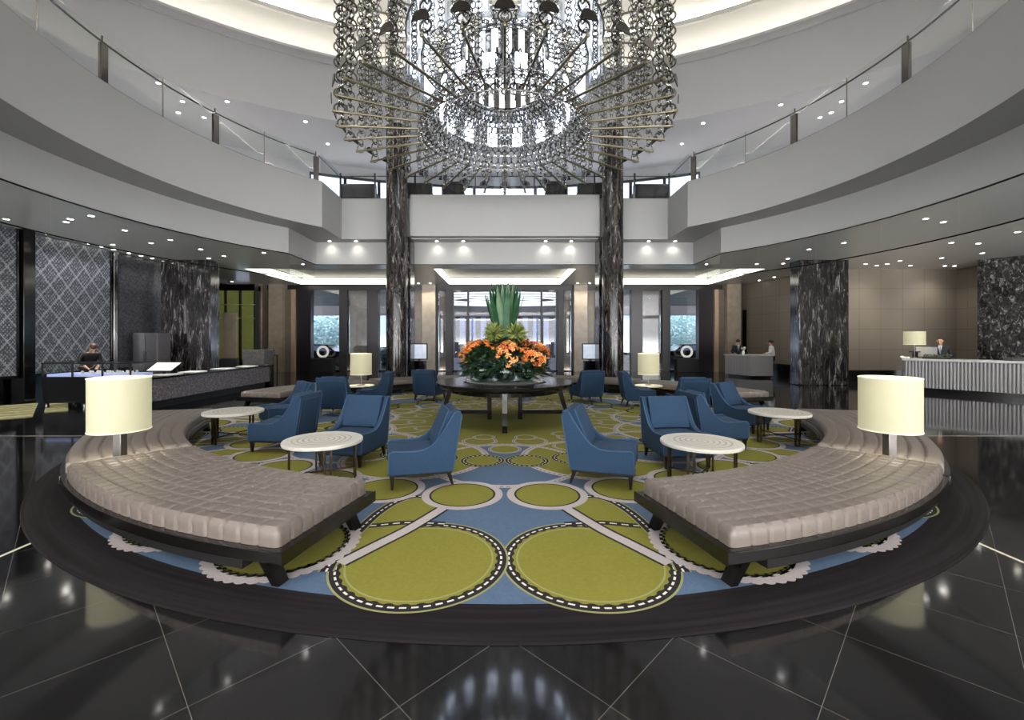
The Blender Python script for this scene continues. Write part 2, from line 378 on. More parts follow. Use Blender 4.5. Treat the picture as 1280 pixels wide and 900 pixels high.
# upper floor
cu = (0, .5)
def arcpts(r, z, n=120, a0=0, a1=360): return [(cu[0]+r*math.cos(R(a0+(a1-a0)*i/n)), cu[1]+r*math.sin(R(a0+(a1-a0)*i/n)), z) for i in range(n+(0 if a1-a0 == 360 else 1))]
out = []
for x, y in PAR_IN:
    d = Vector((x, y-CY)); d.normalize(); bq = d.y*(CY-cu[1]); k = -bq+math.sqrt(bq*bq-(CY-cu[1])**2+21*21); out.append((d.x*k, CY+d.y*k))
struct(MB().strip(z_(PAR_IN, Z_FL2), z_(out, Z_FL2), closed=True).build('floor_upper', 'upper_plaster', smooth=0), 'upper gallery floor')
struct(MB().strip(arcpts(16.3, Z_TOP), arcpts(21, Z_TOP), closed=True).build('ceiling_upper', 'upper_plaster', smooth=0), 'white ceiling over the upper gallery')
RW = 20.5
wa = 90-24.5; wb = 90+24.5
mb = MB().strip(arcpts(RW, Z_FL2, 90, wb, 360+wa), arcpts(RW, Z_TOP, 90, wb, 360+wa))
mb.strip(arcpts(RW, 9.02, 24, wa, wb), arcpts(RW, Z_TOP, 24, wa, wb))
struct(mb.build('wall_upper', 'upper_plaster', smooth=30), 'white curved wall of the upper gallery')
for i in range(12):
    a0 = wa+(wb-wa)*i/12; a1 = wa+(wb-wa)*(i+1)/12
    p, q = arcpts(RW, 0, 1, a0, a1)
    L = math.hypot(q[0]-p[0], q[1]-p[1]); T = TR(p[0], p[1], Z_FL2, math.atan2(q[1]-p[1], q[0]-p[0]))
    w = struct(MB().box(0, .07, -.05, .05, 0, 2.12, 0, T).box(L-.07, L, -.05, .05, 0, 2.12, 0, T).box(.07, L-.07, -.05, .05, 0, .1, 0, T).box(.07, L-.07, -.05, .05, 2.02, 2.12, 0, T).build('window_%d' % (i+1), 'dark_frame', smooth=0), 'tall window of the upper gallery')
    MB().box(.07, L-.07, -.006, .006, .1, 2.02, 0, T).build('pane', 'glass_window', w, smooth=0)
# domed ceiling in stepped coves with light troughs
def dome(name, prof, m, label):
    o = MB().lathe(prof, 160).build(name, m, smooth=40, loc=(cu[0], cu[1], 0)); return struct(o, label)
dome('dome_fascia', [(16.3, 9.5), (16.28, 9.75), (16.15, 10.1), (15.95, 10.55), (15.7, 11.0), (15.5, 11.17), (15.42, 11.2), (15.42, 11.28), (15.6, 11.28), (15.6, 11.05), (16.3, 11.05)], 'upper_plaster', 'curved white band at the foot of the dome')
dome('dome_cove', [(16.3, 11.05), (16.35, 11.6), (16.2, 11.8), (15.7, 12.0), (15.28, 12.12), (15.16, 12.02), (15.06, 12.02), (15.06, 12.16), (15.2, 12.2), (15.2, 12.3), (15.0, 12.6), (14.5, 12.85), (14.1, 12.95), (14.0, 12.86), (13.9, 12.86), (13.9, 13.0), (14.05, 13.05), (14.05, 13.2), (13.7, 13.5), (12.8, 13.75), (12.7, 13.66), (12.6, 13.66), (12.6, 13.8), (12.2, 14.2), (11, 14.45), (6, 14.7), (0.01, 14.8)], 'dome_plaster', 'stepped white dome with lit coves')
for k, (r, z) in enumerate(((15.95, 11.09), (15.13, 12.22), (13.98, 13.07))):
    s = MB(); s.torus(r, .03, 96, 6); o = s.build('cove_light_strip', 'cove_strip', loc=(cu[0], cu[1], z))
    tag(o, ('lowest', 'middle', 'topmost')[k]+' ring of hidden cove lighting in the dome', 'light strip')

# walls of the ground floor
struct(MB().box(-13.7, -13.4, -6, 18.4, 0, Z_LOW).build('wall_left', 'black_gloss', smooth=0), 'dark wall behind the bar')
# open frame added behind the camera so fill daylight reaches the ceilings
mb = MB().box(-28, 28, -6.3, -6, Z_LOW-.4, Z_LOW).box(-28, 28, -6.3, -6, 0, .15)
for k in range(15): mb.box(-28+4*k-.1, -28+4*k+.1, -6.25, -6.05, .15, Z_LOW-.4)
struct(mb.build('wall_fill_frame', 'dark_frame', smooth=0), 'added open frame behind the camera for fill daylight')
struct(MB().box(-15.2, -14.9, 18.4, 24.4, 0, Z_LOW).box(-15.2, -13.4, 18.2, 18.4, 0, Z_LOW).build('wall_far_left', 'black_gloss', smooth=0))
RWP = [(13.78, 18.3), (14.1, 18.3), (13.06, 24.4), (12.70, 24.4)]
struct(MB().prism(RWP, .55, Z_LOW).build('wall_right', 'beige_panel', smooth=0), 'beige panelled wall behind the small desk')
struct(MB().prism([(13.75, 18.3), (14.1, 18.3), (13.06, 24.4), (12.67, 24.4)], 0, .55).build('baseboard_right', 'black_gloss', smooth=0))
struct(MB().box(13.5, 19.3, 18.6, 18.9, .42, Z_LOW).build('wall_reception', 'beige_panel', smooth=0), 'beige panelled wall behind the reception desk')
struct(MB().box(13.7, 19.3, 18.57, 18.9, 0, .42).build('baseboard_reception', 'black_gloss', smooth=0))
struct(MB().box(19.1, 19.4, 16.0, 18.6, 0, Z_LOW).build('wall_return', 'beige_panel', smooth=0), 'beige return wall right of the reception desk')
struct(MB().prism([(17.72, 16.5), (20.9, 12.0), (21.3, 12.2), (18.1, 16.8)], 0, Z_LOW).build('wall_marble', 'marble_wall', smooth=0), 'black marble wall with white veins')
struct(MB().box(20.9, 21.3, -6, 12.2, 0, Z_LOW).build('wall_far_right', 'beige_panel', smooth=0))
for k, (x0, y0, y1) in enumerate(((12.76, 23.3, 23.6), (13.4, 20.1, 20.45))):
    tag(MB().box(x0, x0+.05, y0, y1, .1, 3.3).build('black_wall_panel', 'black_gloss'), ('black upright panel at the far end of the beige wall', 'black upright panel on the beige wall beside the marble pillar')[k], 'panel')

# marble pillars and columns
for sgn, w in ((1, 'right'), (-1, 'left')):
    o = struct(MB().box(-.93, .93, 0, .55, 0, Z_LOW).build('pillar_'+w, 'marble_black', bevel=.03, bseg=2, loc=(11.94*sgn, 16.45, 0)), 'broad black marble pillar on the '+w)
    mb = MB().lathe([(.385, 0), (.385, Z_TOP)], 40)
    o = struct(mb.build('column_'+w, 'marble_column', smooth=60, loc=(3.96*sgn, 16.15, 0)), 'tall round black marble column on the '+w)
    struct(MB().box(-.37, .37, -.33, .42, 0, Z_SOF+.04).build('pilaster_'+w, 'marble_column', bevel=.02, loc=(3.93*sgn, 16.95, 0)), 'square marble pilaster behind the round column')

# ------------------------------------------------------------------ entrance front at Y = 24
YF = 24.0
def fx(px): return (px-631)*YF/550
struct(MB().box(-15, 13.4, YF-.02, YF+.3, Z_LOW-.28, Z_LOW).build('trim_3', 'dark_frame', smooth=0), 'dark header over the entrance glazing')
struct(MB().box(-13.4, 13.4, YF-.1, YF+.2, 0, .05).build('trim_4', 'black_gloss', smooth=0))
for sgn, w in ((-1, 'left'), (1, 'right')):
    def bx(a, b, y0, y1, z0=0, z1=Z_LOW-.28):
        x0, x1 = sorted((sgn*a, sgn*b)); return MB().box(x0, x1, y0, y1, z0, z1)
    o = struct(bx(11.85, 12.6, YF-.55, YF+.4, 0, Z_LOW).build('pier', 'travertine', bevel=.01), 'outer travertine pier on the '+w)
    struct(bx(11.5, 11.85, YF-.3, YF+.3).build('pier_return', 'travertine_dark', smooth=0))
    struct(bx(12.6, 12.95 if sgn < 0 else 13.4, YF+.1, YF+.2).build('wall_infill_'+w, 'dark_frame', smooth=0))
    if sgn < 0: struct(bx(12.95, 13.66, YF-.5, YF+.3, 0, Z_LOW).build('pier', 'travertine', bevel=.01), 'travertine pier next to the green cabinet')
    struct(bx(11.3, 11.5, YF-.35, YF+.2).build('trim_bronze', 'bronze_strip', smooth=0))
    struct(bx(10.5, 11.3, YF-.2, YF+.2).build('lattice_panel', 'dark_lattice', smooth=0), 'dark lattice panel beside the window')
    wn = struct(bx(8.9, 9.0, YF-.1, YF+.1).build('window_side_'+w, 'dark_frame', smooth=0), 'tall window beside the entrance, '+w)
    bx(9.0, 10.5, YF-.006, YF+.006).build('pane', 'glass_window', wn, smooth=0)
    struct(bx(8.55, 8.9, YF-.15, YF+.15).build('trim_post', 'dark_frame', smooth=0))
    v = struct(bx(7.46, 8.55, YF+.28, YF+.32).build('display_niche', 'travertine', smooth=0), 'glazed beige niche in the entrance front')
    bx(7.5, 8.5, YF-.006, YF+.006).build('pane', 'glass_window', v, smooth=0)
    struct(bx(6.85, 7.46, YF-.2, YF+.2).build('lattice_panel', 'dark_lattice', smooth=0), 'dark lattice panel near the column')
    wn = struct(bx(5.3, 5.4, YF-.1, YF+.1).build('window_narrow_'+w, 'dark_frame', smooth=0), 'narrow window behind the column')
    bx(5.4, 6.85, YF-.006, YF+.006).build('pane', 'glass_window', wn, smooth=0)
    struct(bx(4.95, 5.3, YF-.15, YF+.15).build('trim_post', 'dark_frame', smooth=0))
    struct(bx(4.45, 4.95, YF+.1, YF+.3).build('wall_beige_'+w, 'travertine_dark', smooth=0))
    struct(bx(3.72, 4.45, YF-.35, YF+.35, 0, Z_LOW).build('pier', 'travertine', bevel=.01), 'travertine pier beside the doors, '+w)
    struct(bx(3.62, 3.72, YF-.1, YF+.1).build('trim_post', 'dark_frame', smooth=0))
    v = struct(bx(3.2, 3.62, YF+.28, YF+.32).build('display_niche', 'travertine', smooth=0), 'narrow glazed niche beside the doors')
    bx(3.2, 3.62, YF-.006, YF+.006).build('pane', 'glass_window', v, smooth=0)
    struct(bx(2.88, 3.2, YF-.15, YF+.15).build('trim_post', 'dark_frame', smooth=0))
    for a, b, n in ((2.05, 2.88, 'door_side_'), (0.0, 2.05, 'door_main_')):
        d = struct(bx(b-.1, b, YF-.08, YF+.08).build(n+w, 'dark_frame', smooth=0), 'glazed entrance door leaf, '+w)
        bx(a+.06 if a else 0.05, b-.1, YF-.006, YF+.006).build('pane', 'glass_window', d, smooth=0)
        if a == 0: 
            bx(0, .05, YF-.06, YF+.06).build('stile', 'dark_frame', d, smooth=0)
            bx(.12, .15, YF-.12, YF-.08, .8, 1.5).build('handle', 'nickel', d, smooth=0)
    struct(bx(1.95, 2.05, YF-.1, YF+.1).build('trim_mullion', 'dark_frame', smooth=0))

# ------------------------------------------------------------------ drive and garden beyond the glass
struct(MB().box(-40, 40, 24.3, 70, -.14, -.02).build('ground', 'asphalt', smooth=0), 'grey drive outside the entrance')
struct(MB().box(-22, 22, 24.4, 37, 4.55, 4.75).box(-22, 22, 36.6, 37, 3.75, 4.55).build('ceiling_porch', 'porch_ceiling', smooth=0), 'canopy over the drive')
for k in range(4):
    t = MB(); rx = 2.2+1.5*k; ry = .8+1.35*k
    def el(d, z): return [((rx+d)*math.sin(R(a)), 31.2+(ry+d*.9)*math.cos(R(a)), z) for a in range(0, 360, 5)]
    t.strip(el(0, 4.48), el(.42, 4.48), closed=True).strip(el(0, 4.55), el(0, 4.48), closed=True).strip(el(.42, 4.48), el(.42, 4.55), closed=True)
    tag(t.build('canopy_light', 'strip_light', smooth=30), ('innermost', 'second innermost', 'second outermost', 'outermost')[k]+' of the oval white light bands under the canopy outside', 'ceiling light', 'curved canopy lights outside')
lb = thing('lit_pavilion', 'lit white glass pavilion across the drive', 'building', (0, 41, 0))
MB().box(-5.5, 5.5, 1, 1.3, 0, .25).box(-5.5, 5.5, .8, 1.5, 3.9, 4.3).build('frame', 'dark_frame', lb, smooth=0)
for k in range(11):
    x = -5.3+k*1.0
    MB().box(x, x+.5, 1.0, 1.1, .25, 3.9).build('lit_panel', 'facade_light', lb, smooth=0)
    MB().box(x+.5, x+1.0, 1.02, 1.2, .25, 3.9).build('dark_panel', 'dark_frame', lb, smooth=0)
def hedge(x0, x1, y, h, label):
    o = MB(); rnd = random.Random(int(x0*10))
    for _ in range(1500):
        c = Vector((rnd.uniform(x0, x1), y+rnd.gauss(0, .35), abs(rnd.uniform(0, h))*(1 if rnd.random() < .93 else 1.12)))
        a = Vector((rnd.gauss(0, 1), rnd.gauss(0, 1), rnd.gauss(0, .7))).normalized(); b = a.orthogonal().normalized(); s = rnd.uniform(.09, .2)
        o.add([c-a*s, c+b*s*.45, c+a*s, c-b*s*.45], [(0, 1, 2, 3)])
    o.box(x0, x1, y+.5, y+.9, 0, h*.9)
    return tag(o.build('hedge', 'hedge_leaf', smooth=0), label, 'hedge')
hedge(-21, -11.5, 39.5, 4.2, 'leafy green hedge seen through the window on the left of the entrance')
hedge(11.5, 21, 39.5, 4.4, 'leafy green hedge seen through the window on the right of the entrance')
hedge(-8.6, -6.2, 30.5, 1.2, 'low planting outside the narrow left window')
hedge(6.2, 8.6, 30.5, 1.2, 'low planting outside the narrow right window')
def car(x, y, label, flip):
    t = thing('car', label, 'car', (x, y, -.02), 0)
    prof = [(-2.2, .3), (2.2, .3), (2.25, .75), (1.9, .92), (1.1, 1.0), (.55, 1.42), (-.9, 1.45), (-1.6, 1.05), (-2.2, .95)]
    T = TR(0, 0, 0, 0, PI/2)
    MB().prism([(flip*p[0], p[1]) for p in (prof if flip > 0 else prof[::-1])], -.85, .85, 0, T).build('body', 'car_paint', t, bevel=.08, bseg=3)
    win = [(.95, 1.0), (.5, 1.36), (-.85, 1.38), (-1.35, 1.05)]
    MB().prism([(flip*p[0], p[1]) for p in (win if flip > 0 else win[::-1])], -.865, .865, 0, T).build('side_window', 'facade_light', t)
    for wx in (-1.35, 1.4):
        for wy in (-.8, .8):
            w = MB().lathe([(.01, -.1), (.33, -.1), (.34, 0), (.33, .1), (.01, .1)], 24, 0, TR(wx, wy, .33, 0, PI/2)).build('wheel', 'tyre', t)
            MB().lathe([(.01, -.115), (.2, -.115), (.2, .115), (.01, .115)], 20, 0, TR(wx, wy, .33, 0, PI/2)).build('hub', 'nickel', w)
car(-12.2, 29.5, 'dark car waiting on the drive outside the left window', 1)
car(12.6, 30.5, 'dark car waiting on the drive outside the right window', -1)
for sgn in (-1, 1):
    w = 'left' if sgn < 0 else 'right'
    t = thing('ring_sculpture', 'white ring sculpture on a black plinth before the %s window' % w, 'sculpture', (sgn*9.72, 23.5, 0))
    MB().box(-.6, .6, -.2, .2, 0, .72).build('plinth', 'black_matte', t, bevel=.015)
    MB().torus(.27, .06, 32, 10, 0, TR(0, 0, 1.07, 0, PI/2)).build('ring', 'ring_white', t)
    MB().box(-.12, .12, -.06, .06, .72, .77).build('foot', 'nickel_dark', t)
    s = thing('display_stand', 'slim dark stand with a bright abstract picture beside the %s column' % w, 'display stand', (sgn*3.5, 18.0, 0))
    MB().box(-.28, .28, -.15, .15, 0, .85).build('stand', 'black_gloss', s, bevel=.01)
    MB().box(-.34, .34, -.04, .04, .9, 1.56).build('frame', 'black_matte', s, bevel=.01)
    MB().box(-.3, .3, -.05, -.04, .94, 1.52).build('picture', 'screen_bright', s, smooth=0)
    MB().box(-.05, .05, -.03, .03, .85, .9).build('neck', 'black_matte', s)
# ------------------------------------------------------------------ balustrades on the parapet
def cpt(r, a, z):      # a: 0 towards camera, + to the right, 180 at the back
    return pol(a, r, z)
def glass_run(root, pts, z0, z1, gap=.02, th=.012, name='glass_panel', m='glass_clear', arc=False):
    n = len(pts)-1
    A = []; B = []
    for i, p in enumerate(pts):
        d = Vector(pts[min(i+1, n)])-Vector(pts[max(i-1, 0)]); d.normalize(); nn = Vector((-d.y, d.x))
        A.append((p[0]-nn.x*th/2, p[1]-nn.y*th/2)); B.append((p[0]+nn.x*th/2, p[1]+nn.y*th/2))
    mb = MB().strip(z_(A, z0), z_(A, z1)).strip(z_(B, z1), z_(B, z0)).strip(z_(A, z1), z_(B, z1))
    mb.strip([(*A[0], z0), (*A[0], z1)], [(*B[0], z0), (*B[0], z1)]).strip([(*A[n], z0), (*A[n], z1)], [(*B[n], z0), (*B[n], z1)])
    return mb.build(name, m, root, smooth=30)
RB = 8.46
def balustrade(sgn):
    w = 'left' if sgn < 0 else 'right'
    t = thing('glass_balustrade', 'curved glass balustrade with metal posts along the %s side of the balcony' % w, 'balustrade')
    aend = 180-math.degrees(math.atan2(6.3, 5.55))       # corner
    edges = [50, 59, 69, 79, 89, 99, 109, 119, aend-.6]
    for a, b in zip(edges, edges[1:]):
        P = [pol(sgn*(a+.12+(b-a-.24)*i/8), RB) for i in range(9)]
        glass_run(t, P, Z_PAR, Z_PAR+.98)
    for a in (69, 89, 109, aend-.6):
        x, y = pol(sgn*a, RB+.04); T = TR(x, y, 0, R(sgn*a))
        p = MB().box(-.085, .085, -.012, .06, Z_PAR-.05, Z_PAR+.82, 0, T).box(-.012, .012, -.02, .02, Z_PAR+.8, Z_PAR+1.0, 0, T).build('post', 'nickel_dark', t, bevel=.006)
    for a in (59, 79, 99, 119):
        x, y = pol(sgn*a, RB); T = TR(x, y, 0, R(sgn*a))
        MB().box(-.008, .008, -.01, .01, Z_PAR, Z_PAR+.98, 0, T).build('joint', 'nickel', t, smooth=0)
    MB().tube([pol(sgn*(50+(aend-50.5)*i/40), RB+.07, Z_PAR+.9) for i in range(41)], .022, 8).build('handrail', 'nickel_dark', t)
    return t
balustrade(-1); balustrade(1)
t = thing('glass_balustrade', 'straight glass balustrade across the back of the balcony', 'balustrade')
for sgn in (-1, 1):
    P = [(sgn*6.31, 15.1+(16.9-15.15)*i/2) for i in range(3)]
    for i in range(2): glass_run(t, [(sgn*6.32, 15.12+.88*i), (sgn*6.32, 15.96+.88*i)], Z_PAR, Z_PAR+.98)
    MB().box(-.03, .03, -.03, .03, Z_PAR-.05, Z_PAR+1.0, 0, TR(sgn*6.32, 16.93)).build('post', 'nickel_dark', t, smooth=0)
    MB().tube([(sgn*6.39, 15.1, Z_PAR+.9), (sgn*6.39, 17.0, Z_PAR+.9)], .022, 8).build('handrail', 'nickel_dark', t)
    for a, b in ((6.25, 5.0), (5.0, 4.4)): glass_run(t, [(sgn*a, 16.93), (sgn*(b+.02), 16.93)], Z_PAR, Z_PAR+.98)
    MB().box(-.03, .03, -.03, .03, Z_PAR-.05, Z_PAR+1.0, 0, TR(sgn*5.0, 16.95)).build('post', 'nickel_dark', t, smooth=0)
    MB().box(-.03, .03, -.03, .03, Z_PAR-.05, Z_PAR+1.0, 0, TR(sgn*3.45, 16.95)).build('post', 'nickel_dark', t, smooth=0)
for k in range(6):
    a = -3.4+k*6.8/6
    glass_run(t, [(a+.02, 16.88), (a+6.8/6-.02, 16.88)], Z_PAR+.03, Z_PAR+.98)
    if k: MB().box(-.02, .02, -.02, .02, Z_PAR-.02, Z_PAR+1.0, 0, TR(a, 16.92)).build('post', 'nickel_dark', t, smooth=0)
MB().tube([(-6.3, 17.0, Z_PAR+.9), (6.3, 17.0, Z_PAR+.9)], .022, 8).build('handrail', 'nickel_dark', t)

# dark lounge sofas on the gallery
def sofa():
    t = thing('gallery_sofa', '', 'sofa', (0, 0, 0))
    MB().box(-.9, .9, -.45, .45, .1, .45).build('seat', 'sofa_dark', t, bevel=.05)
    MB().box(-.9, .9, -.45, -.2, .45, .95).build('backrest', 'sofa_dark', t, bevel=.06)
    for x in (-.9, .68): MB().box(x, x+.22, -.45, .45, .45, .68).build('armrest', 'sofa_dark', t, bevel=.04)
    for x in (-.8, .8):
        for y in (-.38, .38): MB().box(x-.03, x+.03, y-.03, y+.03, 0, .1).build('leg', 'black_matte', t, smooth=0)
    return t
sf = sofa(); SG = 'dark sofas on the upper gallery'
for k, (x, y, s, lab) in enumerate(((-5.95, 18.3, .78, 'dark sofa on the gallery left of the left column'), (5.95, 18.3, .78, 'dark sofa on the gallery right of the right column'),
        (-3.5, 18.2, .62, 'dark sofa on the gallery just right of the left column'), (3.5, 18.2, .62, 'dark sofa on the gallery just left of the right column'),
        (-2.05, 18.0, .46, 'dark gallery sofa second to the right of the left column'), (2.05, 18.0, .46, 'dark gallery sofa second to the left of the right column'))):
    if k == 0: o = sf; o['label'] = lab; o['group'] = SG; o.location = (x, y, Z_FL2)
    else: o = dup(sf, (x, y, Z_FL2), 0, lab, SG)
    o.scale = (s, 1, 1.22)

# glass smoke baffles hanging under the fascia
for sgn in (-1, 1):
    w = 'left' if sgn < 0 else 'right'
    t = thing('glass_smoke_baffle', 'clear hanging glass band under the balcony fascia on the %s' % w, 'glass screen')
    e = [46+10.6*i for i in range(9)]
    for a, b in zip(e, e[1:]):
        glass_run(t, [pol(sgn*(a+.06+(b-a-.12)*i/8), 9.46) for i in range(9)], Z_LOW-.8, Z_LOW, m='glass_baffle')
        MB().tube([pol(sgn*(a+(b-a)*i/8), 9.46, Z_LOW-.81) for i in range(9)], .016, 6).build('bottom_channel', 'nickel_dark', t)
    glass_run(t, [(sgn*7.5, 15.35), (sgn*7.5, 17.35)], Z_LOW-.8, Z_LOW, m='glass_baffle')

# ------------------------------------------------------------------ left side: lattice screens, bar, counter
def screen(name, y0, y1, x, m, label, z0=.75, z1=Z_LOW-.02):
    t = thing(name, label, 'screen', (x, y0, 0))
    MB().box(-.06, 0, 0, y1-y0, z0, z1).build('panel', m, t, smooth=0)
    MB().box(-.07, .03, -.05, .0, z0-.05, z1).box(-.07, .03, y1-y0, y1-y0+.05, z0-.05, z1).box(-.07, .03, -.05, y1-y0+.05, z0-.08, z0).build('frame', 'black_gloss', t, smooth=0)
    return t
screen('lattice_screen', 12.25, 14.7, -13.2, 'screen_lattice', 'large silver diamond lattice screen behind the barista')
screen('lattice_screen', 9.2, 11.75, -13.05, 'screen_lattice', 'silver diamond lattice screen at the left edge')
t = screen('lattice_screen', 15.0, 17.6, -13.2, 'screen_fine', 'dark fine patterned screen beside the black marble pillar on the left')
tag(MB().box(-13.3, -13.12, 14.78, 14.92, 0, Z_LOW).build('chrome_post', 'chrome', bevel=.01), 'bright metal post between the two lattice screens', 'post')
tag(MB().box(-13.3, -12.95, 11.85, 12.15, 0, Z_LOW).build('black_post', 'black_gloss', bevel=.01), 'black post at the near end of the lattice screen', 'post')
t = thing('tall_cabinet', 'grey metal two door cabinet in front of the dark screen', 'cabinet', (-12.55, 15.7, 0))
MB().box(-.45, .4, -.3, .3, 0, 1.95).build('body', 'cabinet_grey', t, bevel=.01)
for s in (-1, 1):
    d = MB().box(-.44 if s < 0 else .0, -.03 if s < 0 else .39, -.33, -.3, .05, 1.92).build('door', 'cabinet_grey', t, bevel=.005)
    MB().box(-.05 if s < 0 else .02, -.035 if s < 0 else .035, -.36, -.33, .9, 1.3).build('handle', 'nickel', d, smooth=0)
# pastry counter
t = thing('pastry_display_case', 'black display counter with lit glass top where the barista works', 'display case', (-10.55, 11.35, 0))
MB().box(-1.0, 1.2, -.35, .45, .12, .78).build('body', 'black_gloss', t, bevel=.01)
for x in (-.95, .0, 1.1):
    for y in (-.3, .4): MB().lathe([(.0, 0), (.05, 0), (.05, .08), (.03, .12)], 12, 0, TR(x, y)).build('wheel', 'nickel_dark', t)
MB().box(-.95, 1.15, -.3, .4, .78, .84).build('lit_shelf', 'case_light', t, smooth=0)
MB().box(-1.0, 1.2, -.36, -.34, .84, 1.1).box(-1.0, -.985, -.34, .42, .84, 1.1).box(1.185, 1.2, -.34, .42, .84, 1.1).build('glass', 'glass_clear', t, smooth=0)
f = MB()
for x in (-1.0, -.25, .5, 1.2): f.box(x-.015, x+.015, -.375, -.345, .78, 1.12)
f.box(-1.02, 1.22, -.38, -.345, 1.1, 1.13).box(-1.02, 1.22, .42, .45, 1.1, 1.13).box(-1.02, -.99, -.38, .45, 1.1, 1.13).box(1.19, 1.22, -.38, .45, 1.1, 1.13)
f.build('frame', 'black_matte', t, smooth=0)
rnd = random.Random(3)
gl0 = None
for k in range(16):
    x = -.2+.085*k; y = -.15+.12*(k % 3)
    q = MB().lathe([(.0, 0), (.03, 0), (.034, .05), (.02, .075), (0, .08)], 12).build('pastry', 'pastry', None, loc=(-10.55+x, 11.35+y, .84))
    tag(q, 'small pale pastry on the lit shelf of the display case', 'pastry', 'pastries in the display case')
t2 = tag(MB().box(-.32, .32, -.2, .2, -.008, .008, 0, TR(0, 0, 0, 0, R(28))).build('menu_board', 'paper', bevel=.004, loc=(-8.98, 11.6, 1.0)), 'white tilted menu sheet at the right end of the display case', 'menu')
MB().box(-.03, .03, -.03, .03, -.22, 0).build('stand', 'black_matte', t2, smooth=0)
# long low counter clad in grey mosaic
t = thing('mosaic_counter', 'long low counter clad in grey mosaic in front of the left pillar', 'counter', (-8.55, 10.6, 0))
MB().box(-.7, 0, 0, 5.4, .2, .74).build('front_panel', 'mosaic_grey', t, bevel=.005)
MB().box(-.65, -.12, .05, 5.3, 0, .2).build('plinth', 'black_matte', t, smooth=0)
MB().box(-.74, .05, -.05, 5.45, .74, .79).build('counter_top', 'black_gloss', t, bevel=.008)
MB().box(-.72, .03, 5.42, 5.62, 0, .8).build('end_post', 'black_gloss', t, bevel=.01)
for k, (y, lab) in enumerate(((11.6, 'nearest the display case'), (12.55, 'second from the display case'), (13.9, 'third from the display case'), (15.2, 'at the far end of the counter'))):
    q = tag(MB().box(-.24, .24, -.26, .26, .0, .015).box(-.2, .2, -.2, .2, .015, .022).build('service_mat', 'paper', bevel=.004, loc=(-8.9, y, .79)), 'white service mat on the mosaic counter, '+lab, 'mat', 'white mats on the mosaic counter')
t = thing('stone_planter', 'grey stone planter block behind the far end of the mosaic counter', 'planter', (-9.75, 17.4, 0))
MB().box(-.42, .42, -.35, .35, 0, 1.32).build('block', 'stone_grey', t, bevel=.02)
t = thing('bottle_console', 'small black console with bottles beside the green lit cabinet', 'console table', (-10.9, 20.2, 0))
MB().box(-.4, .4, -.2, .2, .98, 1.02).build('top', 'black_matte', t)
for x in (-.36, .36):
    for y in (-.16, .16): MB().box(x-.02, x+.02, y-.02, y+.02, 0, .98).build('leg', 'black_matte', t, smooth=0)
for k in range(4):
    q = MB().lathe([(0, 0), (.045, 0), (.045, .18), (.015, .25), (.015, .32), (0, .32)], 14).build('bottle', ('leaf_dark', 'dark_wood', 'leaf_mid', 'black_gloss')[k], loc=(-11.2+.2*k, 20.2, 1.02))
    tag(q, ('dark green bottle', 'dark brown bottle', 'mid green bottle', 'black bottle')[k]+' on the small black console', 'bottle', 'bottles on the black console')
# green lit cabinet
t = thing('backlit_cabinet', 'tall cabinet of glowing green glass between the black pillar and the piers', 'cabinet', (-13.05, 21.3, 0))
MB().box(-1.3, .95, .3, .5, 0, 4.3).build('body', 'dark_frame', t, smooth=0)
for k in range(3):
    x = -1.25+k*.72
    MB().box(x, x+.65, .22, .3, .75, 4.1).build('glowing_panel', 'green_glass', t, smooth=0)
    MB().box(x+.65, x+.72, .1, .32, .6, 4.3).build('upright', 'dark_frame', t, smooth=0)
for z in (2.75, 3.4): MB().box(-1.25, .9, .05, .22, z, z+.03).build('shelf', 'bronze_strip', t, smooth=0)
MB().box(-1.3, .95, 0, .5, .5, .6).box(-1.3, .95, 0, .5, 4.1, 4.4).build('frame', 'dark_wood', t, smooth=0)
t = tag(MB().box(-.3, .3, -.05, .05, .9, 2.9).build('marble_panel', 'travertine', loc=(-12.0, 19.2, 0), smooth=0), 'pale backlit stone panel beside the black pillar on the left', 'panel')
MB().box(-.35, .35, -.1, .1, 0, .9).build('base', 'cabinet_grey', t, smooth=0)
# glowing strips that imitate a reflection in the floor at the left
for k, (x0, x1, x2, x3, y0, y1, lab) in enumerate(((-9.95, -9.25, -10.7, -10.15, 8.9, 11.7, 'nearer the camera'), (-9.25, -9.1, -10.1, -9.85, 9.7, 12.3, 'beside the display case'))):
    t = thing('floor_reflection', 'pale glowing strips standing in for a floor reflection at the left, '+lab, 'floor reflection', ((-11.8, 10.6, 0), (-11.75, 11.55, 0))[k], R(45))
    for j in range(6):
        MB().box(-(.34, .2)[k], (.34, .2)[k], -1.5+.5*j, -1.22+.5*j, 0, .02).build('reflection_bar', 'reflection_glow', t, smooth=0)

# ------------------------------------------------------------------ right side: desks
d = Vector((1.3, -1.7)).normalized(); nrm = Vector((d.y, -d.x)) * -1      # along the front, and away from the hall
ang = math.atan2(d.y, d.x)
t = thing('reception_desk', 'long white fluted reception desk where the bald man stands', 'desk', (13.18, 14.55, 0), ang)
Ld = 5.0
MB().box(.02, Ld, .06, .8, .16, 1.02).build('body', 'desk_panel', t, smooth=0)
fl = MB()
nf = 62
for k in range(nf):
    x0 = .02+k*(Ld-.02)/nf; w = (Ld-.02)/nf
    fl.lathe([(w*.47, .16), (w*.47, 1.02)], 8, 0, TR(x0+w/2, .06, 0), 180, 360)
fl.build('fluted_front', 'desk_panel', t, smooth=60)
sd = MB()
for k in range(9): sd.lathe([(.038, .16), (.038, 1.02)], 8, 0, TR(.02, .1+k*.08, 0), 90, 270)
sd.build('fluted_side', 'desk_panel', t, smooth=60)
MB().box(.1, Ld, .14, .75, 0, .16).build('plinth', 'black_gloss', t, smooth=0)
